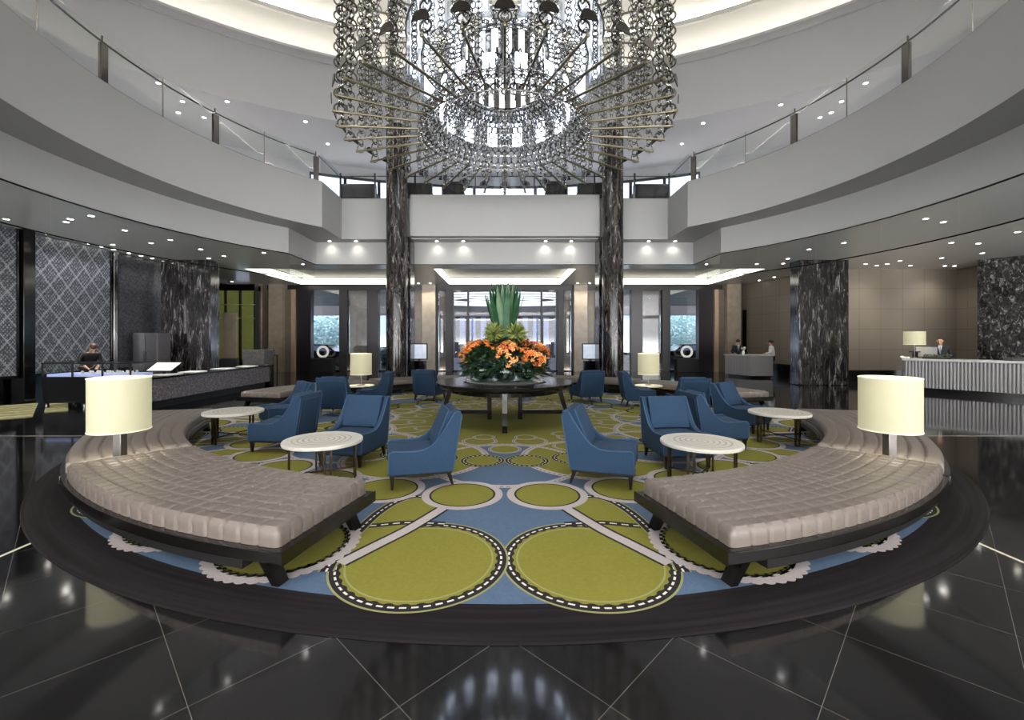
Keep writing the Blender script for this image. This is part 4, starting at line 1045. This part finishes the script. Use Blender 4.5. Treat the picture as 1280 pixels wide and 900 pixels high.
# ------------------------------------------------------------------ blue lounge chairs (face local +x)
def make_chair():
    t = thing('lounge_chair', '', 'chair', (0, 0, 0))
    top = [(.37, .41), (.33, .435), (.2, .425), (.08, .42), (-.02, .435), (-.1, .475), (-.17, .54), (-.24, .635), (-.30, .73), (-.345, .81), (-.375, .845), (-.435, .85)]
    bot = [(-.45, .80), (-.40, .5), (-.355, .2), (-.34, .165), (.36, .165), (.375, .19)]
    def panel(y0, y1):
        P = top+bot; T = Matrix.Rotation(PI/2, 4, 'X')
        q = MB(); n = len(P)
        vs = [(x, y0, z) for x, z in P]+[(x, y1, z) for x, z in P]
        q.add(vs, [tuple(range(n)), tuple(reversed(range(n, 2*n)))]+[(i, n+i, n+(i+1) % n, (i+1) % n) for i in range(n)])
        return q
    for s in (-1, 1):
        y0, y1 = (s*.275, s*.335) if s < 0 else (s*.335, s*.275)
        sp = panel(y0, y1).build('side_panel', 'chair_blue', t, smooth=30, bevel=.012)
        q = MB()
        for yy in (s*.333,): q.tube([(x, yy, z+.002) for x, z in [(.372, .19)]+top+[(-.45, .8), (-.4, .5), (-.355, .2)]], .0065, 6)
        q.build('piping', 'chair_blue_light', sp, smooth=60)
    q = MB(); B = [(-.375, .845), (-.435, .85), (-.45, .80), (-.40, .5), (-.355, .2), (-.34, .165), (-.27, .165), (-.31, .45), (-.36, .75)]
    n = len(B); q.add([(x, -.28, z) for x, z in B]+[(x, .28, z) for x, z in B], [tuple(range(n)), tuple(reversed(range(n, 2*n)))]+[(i, n+i, n+(i+1) % n, (i+1) % n) for i in range(n)])
    b = q.build('back_panel', 'chair_blue', t, smooth=30, bevel=.01)
    MB().tube([(-.366, -.27, .25), (-.404, -.27, .5), (-.449, -.27, .78), (-.449, .27, .78), (-.404, .27, .5), (-.366, .27, .25)], .004, 5).build('piping', 'chair_blue_light', b)
    MB().box(-.33, .36, -.275, .275, .165, .30).build('seat_base', 'chair_blue', t, bevel=.01)
    s = MB(); N = 10
    vs = []; fs = []
    for i in range(N+1):
        for j in range(N+1):
            u, v = i/N, j/N; h = .022*(1-(2*u-1)**4)*(1-(2*v-1)**4)
            vs.append((-.29+.66*u, -.272+.544*v, .408+h))
    for i in range(N):
        for j in range(N): fs.append((i*(N+1)+j, (i+1)*(N+1)+j, (i+1)*(N+1)+j+1, i*(N+1)+j+1))
    s.add(vs, fs); bd = [i*(N+1) for i in range(N+1)]+[N*(N+1)+j for j in range(1, N+1)]+[i*(N+1)+N for i in range(N-1, -1, -1)]+[j for j in range(N-1, 0, -1)]
    o0 = len(s.v); s.v += [(s.v[b_][0], s.v[b_][1], .29) for b_ in bd]; n = len(bd)
    s.f += [(bd[i], o0+i, o0+(i+1) % n, bd[(i+1) % n]) for i in range(n)]; s.m += [0]*n
    s.build('seat_cushion', 'chair_blue', t, smooth=60, bevel=0)
    # loose back cushion leaning on the back
    c = MB(); vs = []; fs = []; N = 8
    T = Matrix.Translation((-.19, 0, .425)) @ Matrix.Rotation(R(-22), 4, 'Y')
    for sgn in (0, 1):
        for i in range(N+1):
            for j in range(N+1):
                u, v = i/N, j/N; h = .062+.035*(1-(2*u-1)**4)*(1-(2*v-1)**4)
                vs.append(((h if sgn else -h*.7), -.265+.53*u, .45*v))
    m = (N+1)**2
    for sgn in (0, 1):
        for i in range(N):
            for j in range(N):
                f = (sgn*m+i*(N+1)+j, sgn*m+(i+1)*(N+1)+j, sgn*m+(i+1)*(N+1)+j+1, sgn*m+i*(N+1)+j+1); fs.append(f if sgn else f[::-1])
    bd = [i*(N+1) for i in range(N+1)]+[N*(N+1)+j for j in range(1, N+1)]+[i*(N+1)+N for i in range(N-1, -1, -1)]+[j for j in range(N-1, 0, -1)]
    n = len(bd); fs += [(bd[i], bd[(i+1) % n], m+bd[(i+1) % n], m+bd[i]) for i in range(n)]
    c.add(vs, fs, 0, T); bc = c.build('back_cushion', 'chair_blue', t, smooth=60)
    q = MB(); q.tube([T @ Vector((.056, -.265, 0)), T @ Vector((.056, -.265, .45)), T @ Vector((.056, .265, .45)), T @ Vector((.056, .265, 0))], .005, 6); q.build('piping', 'chair_blue_light', bc)
    MB().box(-.335, .36, -.32, .32, .145, .166).build('base_frame', 'chair_leg', t, smooth=0)
    for x, dx in ((.33, .0), (-.3, -.05)):
        for y in (-.285, .285):
            MB().add([(x+dx-.013, y-.013, 0), (x+dx+.013, y-.013, 0), (x+dx+.013, y+.013, 0), (x+dx-.013, y+.013, 0), (x-.026, y-.026, .15), (x+.026, y-.026, .15), (x+.026, y+.026, .15), (x-.026, y+.026, .15)],
                     [(0, 3, 2, 1), (4, 5, 6, 7), (0, 1, 5, 4), (1, 2, 6, 5), (2, 3, 7, 6), (3, 0, 4, 7)]).build('leg', 'chair_leg', t, smooth=0)
    return t
GC = 'blue lounge chairs on the rug'
ch = make_chair()
chairs = [(-1.02, 5.29, 195.7, 'blue lounge chair closest to the camera on the left, seen from its side'),
 (1.20, 5.32, -19.8, 'blue lounge chair closest to the camera on the right, seen from its side'),
 (-2.12, 6.18, 258, 'blue chair showing its front cushion behind the near left white table'),
 (2.36, 6.08, 274, 'blue chair showing its front cushion behind the near right white table'),
 (-3.45, 6.88, 176, 'blue chair with lit piped back between the two left white tables'),
 (3.34, 7.03, 3, 'blue chair whose seat sticks out behind the front facing right chair'),
 (-4.22, 8.45, 222, 'blue chair facing the far left white table, its cushion showing'),
 (4.48, 8.3, 306, 'blue chair facing the far right white table, its cushion showing'),
 (-3.80, 10.1, 88, 'dark blue chair back turned to the camera near the left far lamp'),
 (4.12, 9.95, 92, 'dark blue chair back turned to the camera near the right far lamp'),
 (-3.36, 11.35, 183, 'blue chair in profile facing the left far drum lamp'),
 (3.42, 11.35, -3, 'blue chair in profile facing the right far drum lamp'),
 (-2.12, 12.5, 72, 'small far blue chair seen from behind, left of the flower table'),
 (2.24, 12.15, 106, 'small far blue chair seen from behind, right of the flower table')]
for k, (x, y, a, lab) in enumerate(chairs):
    if k == 0: ch.location = (x, y, RUGZ+.001); ch.rotation_euler = (0, 0, R(a)); ch['label'] = lab; ch['group'] = GC
    else: dup(ch, (x, y, RUGZ+.001), R(a), lab, GC)

# ------------------------------------------------------------------ centre table with the flowers
TY = 9.35
t = thing('round_table', 'large round dark wood table in the middle of the rug under the flowers', 'table', (0, TY, RUGZ+.001))
MB().lathe([(0, .70), (1.36, .70), (1.40, .72), (1.44, .745), (1.445, .80), (1.43, .81), (0, .81)], 96).build('table_top', 'table_wood', t, smooth=30)
MB().lathe([(1.1, .60), (1.14, .60), (1.14, .70), (1.1, .70)], 64).build('apron', 'table_wood', t, smooth=30)
for k in range(4):
    T = TR(0, 0, 0, R(90*k))
    q = MB(); pts = [(1.18, .70), (1.2, .55), (1.26, .33), (1.34, .12), (1.41, 0)]
    for (xa, za), (xb, zb) in zip(pts, pts[1:]):
        wa_ = .055+.02*za; wb_ = .055+.02*zb
        q.add([(xa-wa_, -.045, za), (xa+wa_*.5, -.045, za), (xa+wa_*.5, .045, za), (xa-wa_, .045, za), (xb-wb_, -.045, zb), (xb+wb_*.5, -.045, zb), (xb+wb_*.5, .045, zb), (xb-wb_, .045, zb)],
              [(0, 1, 2, 3), (7, 6, 5, 4), (0, 4, 5, 1), (1, 5, 6, 2), (2, 6, 7, 3), (3, 7, 4, 0)], 0, T)
    q.build('leg', 'table_wood', t, smooth=0)
    MB().box(.28, .37, -.045, .045, 0, .70, 0, T).build('inner_leg', 'table_wood', t, smooth=0)
    MB().box(.37, 1.32, -.035, .035, .12, .2, 0, T).build('stretcher', 'table_wood', t, smooth=0)
ZT = RUGZ+.001+.81
tr = tag(MB().lathe([(0, 0), (.86, 0), (.88, .012), (.86, .02), (0, .015)], 64).build('round_tray', 'tray_silver', loc=(0, TY, ZT), smooth=40), 'large silver tray under the flower bowls on the centre table', 'tray')
fa = thing('flower_arrangement', 'tall arrangement of orange lilies, green blooms and upright leaf blades', 'flowers', (0, TY, ZT+.02))
rf = random.Random(11)
def bowl(x, y):
    q = MB().lathe([(0, .0), (.1, .0), (.2, .07), (.245, .17), (.225, .29), (.2, .34), (.195, .34), (.22, .29), (.237, .17), (.19, .08), (.0, .015)], 36, 0, TR(x, y))
    b = q.build('glass_bowl', 'glass_bowl', fa, smooth=60)
    g = MB()
    for _ in range(46):
        a = rf.uniform(0, 2*PI); r0 = rf.uniform(0, .12); p0 = Vector((x+r0*math.cos(a), y+r0*math.sin(a), .03)); a2 = a+rf.uniform(-.6, .6); p2 = Vector((x+.19*math.cos(a2), y+.19*math.sin(a2), rf.uniform(.2, .36)))
        pm = (p0+p2)/2+Vector((.05*math.cos(a), .05*math.sin(a), -.05)); w = Vector((-math.sin(a), math.cos(a), 0))*.02
        g.add([p0-w*.3, p0+w*.3, pm+w, pm-w, p2], [(0, 1, 2, 3), (3, 2, 4)])
    g.build('bowl_leaves', 'leaf_dark', b, smooth=0)
for k in range(6): a = R(90+60*k+0); bowl(.52*math.cos(a), .52*math.sin(a))
# dark foliage skirt
g = MB()
for i_ in range(1500):
    a = rf.uniform(0, 2*PI); rr = rf.uniform(.15, .82); z = .30+.42*(1-(rr/.95)**2)+rf.uniform(-.14, .14)
    if i_ > 1320: rr = rf.uniform(.62, .86); z = rf.uniform(.1, .32)
    c = Vector((rr*math.cos(a), rr*math.sin(a), z)); d_ = Vector((math.cos(a+rf.gauss(0, .7)), math.sin(a+rf.gauss(0, .7)), rf.uniform(-.5, .6))).normalized()
    w = d_.cross(Vector((0, 0, 1))).normalized(); L = rf.uniform(.12, .26); up = w.cross(d_)
    wd = L*.22
    g.add([c, c+d_*L*.45+w*wd+up*.02, c+d_*L, c+d_*L*.45-w*wd+up*.02, c+d_*L*.5-up*.012], [(0, 4, 1), (1, 4, 2), (2, 4, 3), (3, 4, 0)], rf.choice((0, 0, 1)))
o = g.build('foliage', ['leaf_dark', 'leaf_mid'], fa, smooth=0); o['kind'] = 'stuff'
# lilies: one mesh in two tints, many heads
def lily(name_m):
    Q = MB()
    for c_, rot, sc_ in (((0, 0, .03), (0, 0), 1.0), ((.075, .02, 0), (0, .7), .85), ((-.045, .065, -.005), (-.6, -.4), .9), ((-.04, -.07, -.01), (.7, -.35), .8)):
        b_ = bloom(); T = Matrix.Translation(c_) @ Matrix.Rotation(rot[0], 4, 'X') @ Matrix.Rotation(rot[1], 4, 'Y') @ Matrix.Scale(sc_*.62, 4)
        o_ = len(Q.v); Q.v += [tuple(T @ Vector(p)) for p in b_.v]; Q.f += [tuple(i+o_ for i in f) for f in b_.f]; Q.m += b_.m
    return Q
def bloom():
    q = MB()
    for k in range(6):
        T = Matrix.Rotation(R(60*k+(8 if k % 2 else 0)), 4, 'Z'); L = .105 if k % 2 == 0 else .095; w = .026 if k % 2 == 0 else .021
        prof = [(0.008, .0, .3), (.03, .045, .8), (.062, .066, 1.0), (.09, .055, .7), (L+.008, .03, .05)]
        vs = []; fs = []
        for x, z, ww in prof: vs += [(x, -w*ww, z+.006), (x, 0, z-.003), (x, w*ww, z+.006)]
        for i in range(4): fs += [(i*3, (i+1)*3, (i+1)*3+1, i*3+1), (i*3+1, (i+1)*3+1, (i+1)*3+2, i*3+2)]
        q.add(vs, fs, 0, T)
    for k in range(4):
        a = k*1.6; q.tube([(0, 0, 0), (.012*math.cos(a), .012*math.sin(a), .05), (.025*math.cos(a), .025*math.sin(a), .085)], .0035, 4, 1)
    return q
L0 = [lily(m).build('orange_lily', [m, 'pistil'], fa, smooth=60) for m in ('petal_orange', 'petal_light', 'petal_deep')]
cl = []
for k in range(7):
    a = 2*PI*k/7+R(270); cl.append((.60*math.cos(a), .60*math.sin(a), .47))
cnt = 0; first = set()
N_L = 98
for k in range(N_L):
    cx, cy, cz = cl[k % 7]; v_ = Vector((rf.gauss(0, 1), rf.gauss(0, 1), rf.uniform(-.5, 1.1))); od = Vector((cx, cy, .25)).normalized()
    v_ = (v_.normalized()+od*.75).normalized()
    pos = Vector((cx, cy, cz))+Vector((v_.x*.33, v_.y*.33, v_.z*.30)); 
    b = rf.choice((0, 0, 1, 1, 2))
    if b not in first: o = L0[b]; first.add(b)
    else: o = L0[b].copy(); COL.objects.link(o); o.parent = fa
    o.location = pos; o.rotation_euler = v_.to_track_quat('Z', 'Y').to_euler(); s = rf.uniform(.95, 1.3); o.scale = (s, s, s)
# spiky pale green blooms
for k, (x, y, z) in enumerate(((-.21, -.18, .98), (.23, -.18, .98), (-.2, .2, .98), (.22, .2, .98))):
    q = MB()
    for _ in range(240):
        d_ = Vector((rf.gauss(0, 1), rf.gauss(0, 1), rf.gauss(0, 1)+.25)).normalized(); w = d_.orthogonal().normalized(); w = Matrix.Rotation(rf.uniform(0, 6), 3, d_) @ w
        c = d_*rf.uniform(.03, .13); L = rf.uniform(.12, .20); u2 = d_.cross(w)
        e = c+d_*L+w*.02
        q.add([c-u2*.008, c+u2*.008, c+d_*L*.6+u2*.018, e, c+d_*L*.6-u2*.018], [(0, 1, 2, 3, 4)], rf.choice((0, 0, 1)), TR(x, y, z))
    o = q.build('green_bloom', ['bloom_green', 'bloom_green_dark'], fa, smooth=0)
# sword leaves
for k in range(40):
    a = 2*PI*k*.618; f = ((k+.5)/40)**.5; r0 = .15*f; r1 = .41*f+.02; H = rf.uniform(1.98, 2.26)-.24*f; zb = .75
    q = MB(); vs = []; N = 9; w = rf.uniform(.045, .062); tw = a+rf.uniform(-.5, .5)
    for i in range(N+1):
        u = i/N; r = r0+(r1-r0)*u**1.3; c = Vector((r*math.cos(a), r*math.sin(a), zb+(H-zb)*u)); ww = w*(.75+.5*min(1, u*2))*(1 if u < .62 else max(.02, 1-((u-.62)/.38)**1.7))
        sd = Vector((-math.sin(tw), math.cos(tw), 0)); nn = Vector((math.cos(tw), math.sin(tw), 0))
        vs += [c-sd*ww+nn*.012, c, c+sd*ww+nn*.012]
    fs = []
    for i in range(N): fs += [(i*3, i*3+1, (i+1)*3+1, (i+1)*3), (i*3+1, i*3+2, (i+1)*3+2, (i+1)*3+1)]
    q.add(vs, fs).build('sword_leaf', 'leaf_sword' if k % 3 else 'leaf_pale', fa, smooth=50)
# ------------------------------------------------------------------ chandelier
CH = thing('chandelier', 'huge round chandelier of metal link chains, rods and glowing glass bars', 'chandelier', (0, CY, 6.0))
def ringlink(q, c, r, t, ax):
    T = Matrix.Translation(c) @ (Matrix.Rotation(PI/2, 4, 'X') if ax == 0 else Matrix.Rotation(PI/2, 4, 'Y')) @ Matrix.Rotation(.3, 4, 'Z')
    q.torus(r, t, 16, 6, 0, T)
def vchain(z0, z1, r, t):
    q = MB(); z = z0; k = 0
    while z < z1: ringlink(q, (0, 0, z), r, t, k % 2); z += 2*r-2.6*t; k += 1
    return q
N_R = 36
def copyto(o, loc, rz):
    c = o.copy(); COL.objects.link(c); c.parent = CH; c.location = loc; c.rotation_euler = (0, 0, rz); return c
def round_set(o, n, r, off=0.0, z=0):
    for k in range(n):
        a = 2*PI*(k+off)/n-PI/2
        if k == 0: c = o; c.location = (r*math.cos(a), r*math.sin(a), z); c.rotation_euler = (0, 0, a)
        else: copyto(o, (r*math.cos(a), r*math.sin(a), z), a)
round_set(vchain(.06, 4.3, .095, .017).build('outer_chain', 'nickel', CH, smooth=60), N_R, 3.32)
round_set(vchain(.05, 2.1, .062, .010).build('middle_chain', 'nickel', CH, smooth=60), N_R, 2.86)
round_set(vchain(.05, 2.1, .058, .009).build('inner_chain', 'nickel', CH, smooth=60), N_R, 2.42)
rod = MB().tube([(-1.6, 0, .08), (.06, 0, 0)], .024, 8).ball((.08, 0, 0), .034, 10)
round_set(rod.build('radial_rod', 'champagne', CH, smooth=60), N_R, 3.34)
rod2 = MB().tube([(-1.25, 0, .03), (.0, 0, 0)], .02, 8)
round_set(rod2.build('upper_rod', 'champagne', CH, smooth=60), N_R, 3.32, 0, 2.05)
cap = MB(); HP = [(.145*math.cos(PI*i/14), .145*math.sin(PI*i/14)) for i in range(15)]
cap.prism(HP, -.008, .008, 0, Matrix.Rotation(PI/2, 4, 'Z') @ Matrix.Rotation(PI/2, 4, 'X'))
round_set(cap.build('half_disc', 'nickel_dark', CH, smooth=30), N_R, 3.46, 0, .2)
# mesh of ring strands: lower bowl, hanging fringe and upper bowl
def strand(pts, r, t):
    q = MB(); L = 0; pts = [Vector(p) for p in pts]; seg = [(b-a).length for a, b in zip(pts, pts[1:])]; tot = sum(seg); n = int(tot/(1.75*r))
    for k in range(n):
        s = tot*(k+.5)/n; i = 0
        while s > seg[i] and i < len(seg)-1: s -= seg[i]; i += 1
        d_ = (pts[i+1]-pts[i]).normalized(); c = pts[i]+d_*s
        x = d_; y = Vector((0, 1, 0)); zax = x.cross(y).normalized()
        if k % 2: y, zax = zax, -y
        Mx = Matrix((x, y, zax)).transposed().to_4x4(); q.torus(r, t, 12, 5, 0, Matrix.Translation(c) @ Mx)
    return q
lowp = [(1.78, 0, .06), (1.74, 0, .2), (1.62, 0, .42), (1.45, 0, .64), (1.22, 0, .86), (.98, 0, 1.04), (.92, 0, 1.1)]
def stuffset(name, pts, r, t, n, m='nickel', off=0):
    q = strand(pts, r, t); A = MB()
    # kept as separate pieces: each strand is its own part
    o = q.build(name, m, CH, smooth=60); round_set(o, n, 0.0, off); 
    for c in [o]: pass
    return o
stuffset('bowl_strand', lowp, .075, .016, 64)
stuffset('inner_bowl_strand', [(1.2, 0, .3), (1.12, 0, .6), (1.02, 0, .9), (.95, 0, 1.08)], .065, .012, 44)
stuffset('collar_strand', [(.93, 0, 1.08), (1.02, 0, 1.16), (.93, 0, 1.26), (1.0, 0, 1.34)], .07, .015, 40, 'nickel_dark')
stuffset('fringe_strand', [(1.78, 0, .06), (1.8, 0, -.02), (1.76, 0, -.12)], .05, .009, 60)
stuffset('upper_strand', [(.93, 0, 1.74), (1.2, 0, 1.66), (1.5, 0, 1.58), (1.76, 0, 1.53)], .07, .011, 44, 'nickel_dark')
q = MB().torus(1.78, .013, 96, 8, 0, TR(0, 0, .05)).torus(.93, .035, 72, 8, 0, TR(0, 0, 1.09)).torus(.93, .03, 72, 8, 0, TR(0, 0, 1.82)).torus(1.76, .02, 72, 8, 0, TR(0, 0, 1.53)).torus(2.06, .03, 96, 8, 0, TR(0, 0, 2.08))
q.build('frame_ring', 'nickel', CH, smooth=60)
# drum of bright strips
dr = MB(); nd = 40
for k in range(nd):
    a0, a1 = 360*k/nd, 360*(k+1)/nd
    if k % 2: dr.lathe([(.86, 1.1), (.86, 1.82)], 2, 0, None, a0, a1).lathe([(.82, 1.82), (.82, 1.1)], 2, 0, None, a0, a1)
dr.lathe([(.82, 1.1), (.86, 1.1)], 60).lathe([(.86, 1.82), (.0, 1.82)], 60)
d0 = dr.build('drum', 'nickel', CH, smooth=30)
dl = MB()
for k in range(nd):
    a0, a1 = 360*k/nd, 360*(k+1)/nd
    if not k % 2: dl.lathe([(.857, 1.1), (.857, 1.82)], 2, 0, None, a0, a1).lathe([(.823, 1.82), (.823, 1.1)], 2, 0, None, a0, a1)
dl.build('light_strip', 'strip_light', d0, smooth=30)
# short bars of light inside the bowl
lb_ = MB().box(-.02, .02, -.11, .11, .44, .98).build('bowl_light_bar', 'bowl_light', CH, smooth=0)
round_set(lb_, 14, 1.36, .5)
# glowing glass bars
def bar():
    o = MB().box(-.05, .05, -.13, .13, 0, 2.6).build('light_bar', 'tube_light', CH, smooth=0)
    g = MB().box(-.1, .1, -.2, .2, -.06, 2.7).build('glass_sleeve', 'glass_rod', o, smooth=0)
    return o
b0 = bar(); NB = 14
for k in range(NB):
    a = 2*PI*(k+.5)/NB-PI/2; loc = (1.95*math.cos(a), 1.95*math.sin(a), 1.36)
    if k == 0: b0.location = loc; b0.rotation_euler = (0, 0, a)
    else:
        c = copyto(b0, loc, a)
        for g in list(b0.children): d_ = g.copy(); COL.objects.link(d_); d_.parent = c
q = MB().torus(3.32, .04, 96, 8, 0, TR(0, 0, 4.35)).torus(1.95, .04, 96, 8, 0, TR(0, 0, 4.25))
for k in range(12): q.tube([(1.9*math.cos(k*PI/6), 1.9*math.sin(k*PI/6), 4.25), (3.34*math.cos(k*PI/6), 3.34*math.sin(k*PI/6), 4.35)], .03, 6)
for k in range(8): q.tube([(1.95*math.cos(k*PI/4), 1.95*math.sin(k*PI/4), 4.25), (1.0*math.cos(k*PI/4), 1.0*math.sin(k*PI/4), 7.9)], .018, 6)
q.lathe([(0, 7.9), (1.1, 7.9), (1.1, 8.05), (0, 8.2)], 48)
q.build('hanging_frame', 'nickel_dark', CH, smooth=40)

# ------------------------------------------------------------------ recessed downlights
def downlight_mesh():
    t = thing('downlight', '', 'downlight', (0, 0, 0))
    MB().lathe([(.052, -.002), (.085, -.006), (.09, 0)], 24).build('trim_ring', 'paper', t, smooth=40)
    MB().disc(.055, -.003, 20, 0, None, 0, 0, True).build('lens', 'lens_light', t, smooth=0)
    return t
DL = downlight_mesh(); DLn = [0]
def downlight(x, y, z, label, group, watt=0, spot=95, size=.05, tilt=(0, 0), col=(1, .96, .88), s=1.0):
    if DLn[0] == 0: o = DL; o.location = (x, y, z); o['label'] = label; o['group'] = group
    else: o = dup(DL, (x, y, z), 0, label, group)
    o.scale = (s, s, 1); DLn[0] += 1
    if watt: lamp('SPOT', 'downlight_beam', (x, y, z-.02), watt, col, size, (tilt[0], tilt[1], 0), None, spot, 1.0)
def ceil_pt(px, py, z): 
    y = (z-EYE)*550/(425-py); return ((px-631)*y/550, y)
gl = ('round downlight in the grey ceiling left of the balcony', 'downlights in the left ceiling')
for px, py, w in ((114, 270, 60), (156, 288, 60), (213, 300, 60), (280, 320, 60), (261, 323, 0), (290, 352, 50), (8, 274, 0), (88, 274, 0), (141, 306, 0), (189, 304, 0), (330, 316, 0)):
    x, y = ceil_pt(px, py, Z_LOW); downlight(x, y, Z_LOW, *gl, w*2.2, 130)
gr = ('round downlight in the ceiling over the reception side', 'downlights in the right ceiling')
for px, py, w in ((1157, 273.6, 60), (1055, 303.6, 60), (1189, 303.6, 90), (1223, 304.5, 0), (1272, 290, 90), (1177, 322.5, 0), (1125, 326, 90), (1082, 330, 0), (1096, 332, 50), (1109, 330, 0), (1138, 332, 0), (1181, 332.5, 50), (1193, 332.5, 0), (1228, 316.5, 0), (985, 323.5, 0), (979, 329.5, 60), (946, 330, 0), (990, 341, 60), (968, 346.5, 0), (949, 350.5, 0)):
    x, y = ceil_pt(px, py, Z_LOW); downlight(x, y, Z_LOW, *gr, w*1.6, 130)
for px, py in ((523, 354), (538, 354), (722, 354), (737, 354)):
    x, y = ceil_pt(px, py, Z_LOW); downlight(x, y, Z_LOW, 'small downlight in front of a travertine pier by the doors', 'downlights by the doors', 90, 110)
# wall washers over the lattice screens
for k in range(6): downlight(-12.98, 12.5+.42*k, Z_LOW, 'small downlight washing the big lattice screen', 'downlights over the lattice screen', 70, 70, .02, (0, R(-6)), (.92, .95, 1))
for k in range(5): downlight(-12.98, 15.2+.5*k, Z_LOW, 'small downlight washing the dark patterned screen', 'downlights over the dark screen', 70, 70, .02, (0, R(-6)), (.92, .95, 1))
# scallops on the back fascia
for px in (412, 445, 546, 579, 682, 714, 811, 844):
    y = 17.18; x = (px-631)*y/550
    downlight(x, y, Z_SOF, 'small downlight in the balcony soffit lighting the fascia', 'downlights in the balcony soffit', 15, 120, .015, (R(8), 0))
# upper gallery
for px, py in ((284, 127), (382, 152), (976, 131), (879, 154), (198, 104), (228, 127), (255, 147), (1082, 104), (1052, 127), (1025, 147), (345, 197), (917, 197)):
    x, y = ceil_pt(px, py, Z_TOP)
    if math.hypot(x-cu[0], y-cu[1]) > 16.5: downlight(x, y, Z_TOP, 'small downlight in the upper gallery ceiling', 'downlights in the upper ceiling', 60, 120, .08, (0, 0), (1, .97, .95))
# added fill lamps: unseen spots under the dome, invented downlights in the ceilings
for k in range(12):
    a = R(30*k+15); x, y = cu[0]+14.6*.9*math.cos(a), cu[1]+14.6*.9*math.sin(a)
for k in range(10):
    a = R(36*k+18); x, y = 4.9*math.cos(a), CY+4.9*math.sin(a)
    lamp('SPOT', 'dome_fill_spot', (x, y, 14.3), 470, (1, .97, .93), .35, (0, 0, 0), None, 62, .9)  # unseen spot without a fixture, added to light the rug
for x, y in ((-6, -3), (0, -3), (6, -3), (-10.5, 3), (10.5, 3), (-11.5, 8), (11.5, 8), (-3, -1), (3, -1)):
    downlight(x, y, Z_LOW, 'round added fill downlight in the ceiling behind the camera', 'added fill downlights behind the camera', 110, 120, .12)  # added out of view to light the near benches
for k in range(24):
    a = R(15*k+7.5); x, y = cu[0]+18.4*math.cos(a), cu[1]+18.4*math.sin(a)
    downlight(x, y, Z_TOP, 'small added fill downlight in the ring round the upper gallery ceiling', 'ring of added gallery fill downlights', 170, 150, .1, (0, 0), (1, .97, .95))  # ring added to brighten the gallery
for k in range(20):
    a = R(18*k+9); x, y = 11.3*math.cos(a), CY+11.3*math.sin(a)
    if y < 17.5 and abs(x) < 13: downlight(x, y, Z_LOW, 'round added fill downlight in the ring of the ground floor ceiling', 'ring of added ground floor fill downlights', 200, 140, .1)  # ring added to brighten the outer ground floor
lamp('POINT', 'chandelier_glow', (0, CY, 9.6), 90, (.97, .98, 1), .5)

# ------------------------------------------------------------------ daylight with added fill from below, camera, view
W = bpy.data.worlds.new('World'); S.world = W; W.use_nodes = True
bg = W.node_tree.nodes['Background']; wn = W.node_tree.nodes; wl = W.node_tree.links
tc = wn.new('ShaderNodeTexCoord'); sx = wn.new('ShaderNodeSeparateXYZ'); wl.new(tc.outputs['Generated'], sx.inputs[0])
rp_ = wn.new('ShaderNodeValToRGB'); rp_.color_ramp.elements[0].position = .0; rp_.color_ramp.elements[1].position = .35
rp_.color_ramp.elements[0].color = (.98, .985, 1.0, 1); rp_.color_ramp.elements[1].color = (.22, .27, .34, 1)
wl.new(sx.outputs[1], rp_.inputs['Fac'])
r2_ = wn.new('ShaderNodeValToRGB'); r2_.color_ramp.elements[0].position = .54; r2_.color_ramp.elements[1].position = .63
r2_.color_ramp.elements[0].color = (1, 1, 1, 1); r2_.color_ramp.elements[1].color = (2.6, 2.5, 2.4, 1)
e_ = r2_.color_ramp.elements.new(.505); e_.color = (1, 1, 1, 1); e_ = r2_.color_ramp.elements.new(.49); e_.color = (4.2, 4.15, 4.1, 1)  # glow added below the horizon to lift the ground floor ceilings
mz_ = wn.new('ShaderNodeMath'); mz_.operation = 'MULTIPLY_ADD'; mz_.inputs[1].default_value = .5; mz_.inputs[2].default_value = .5
wl.new(sx.outputs[2], mz_.inputs[0]); wl.new(mz_.outputs[0], r2_.inputs['Fac'])
mm_ = wn.new('ShaderNodeMix'); mm_.data_type = 'RGBA'; mm_.blend_type = 'MULTIPLY'; mm_.inputs[0].default_value = 1
wl.new(rp_.outputs['Color'], mm_.inputs[6]); wl.new(r2_.outputs['Color'], mm_.inputs[7]); wl.new(mm_.outputs[2], bg.inputs[0]); bg.inputs[1].default_value = 2.8
cam = bpy.data.cameras.new('Camera'); co = bpy.data.objects.new('Camera', cam); COL.objects.link(co)
co.location = (0, 0, EYE); co.rotation_euler = (PI/2, 0, 0)
cam.sensor_fit = 'HORIZONTAL'; cam.sensor_width = 36; cam.lens = 36*550/1280
cam.shift_x = (640-631)/1280; cam.shift_y = -(450-425)/1280
cam.clip_start = .05; cam.clip_end = 300
S.camera = co
S.view_settings.view_transform = 'Standard'; S.view_settings.look = 'None'; S.view_settings.gamma = 1; S.view_settings.use_curve_mapping = False
S.view_settings.exposure = 0.7
try:
    S.cycles.max_bounces = 8; S.cycles.diffuse_bounces = 4; S.cycles.glossy_bounces = 4; S.cycles.transparent_max_bounces = 16
    S.cycles.sample_clamp_indirect = 8; S.cycles.caustics_reflective = False; S.cycles.caustics_refractive = False
    S.cycles.use_denoising = True
except Exception: pass
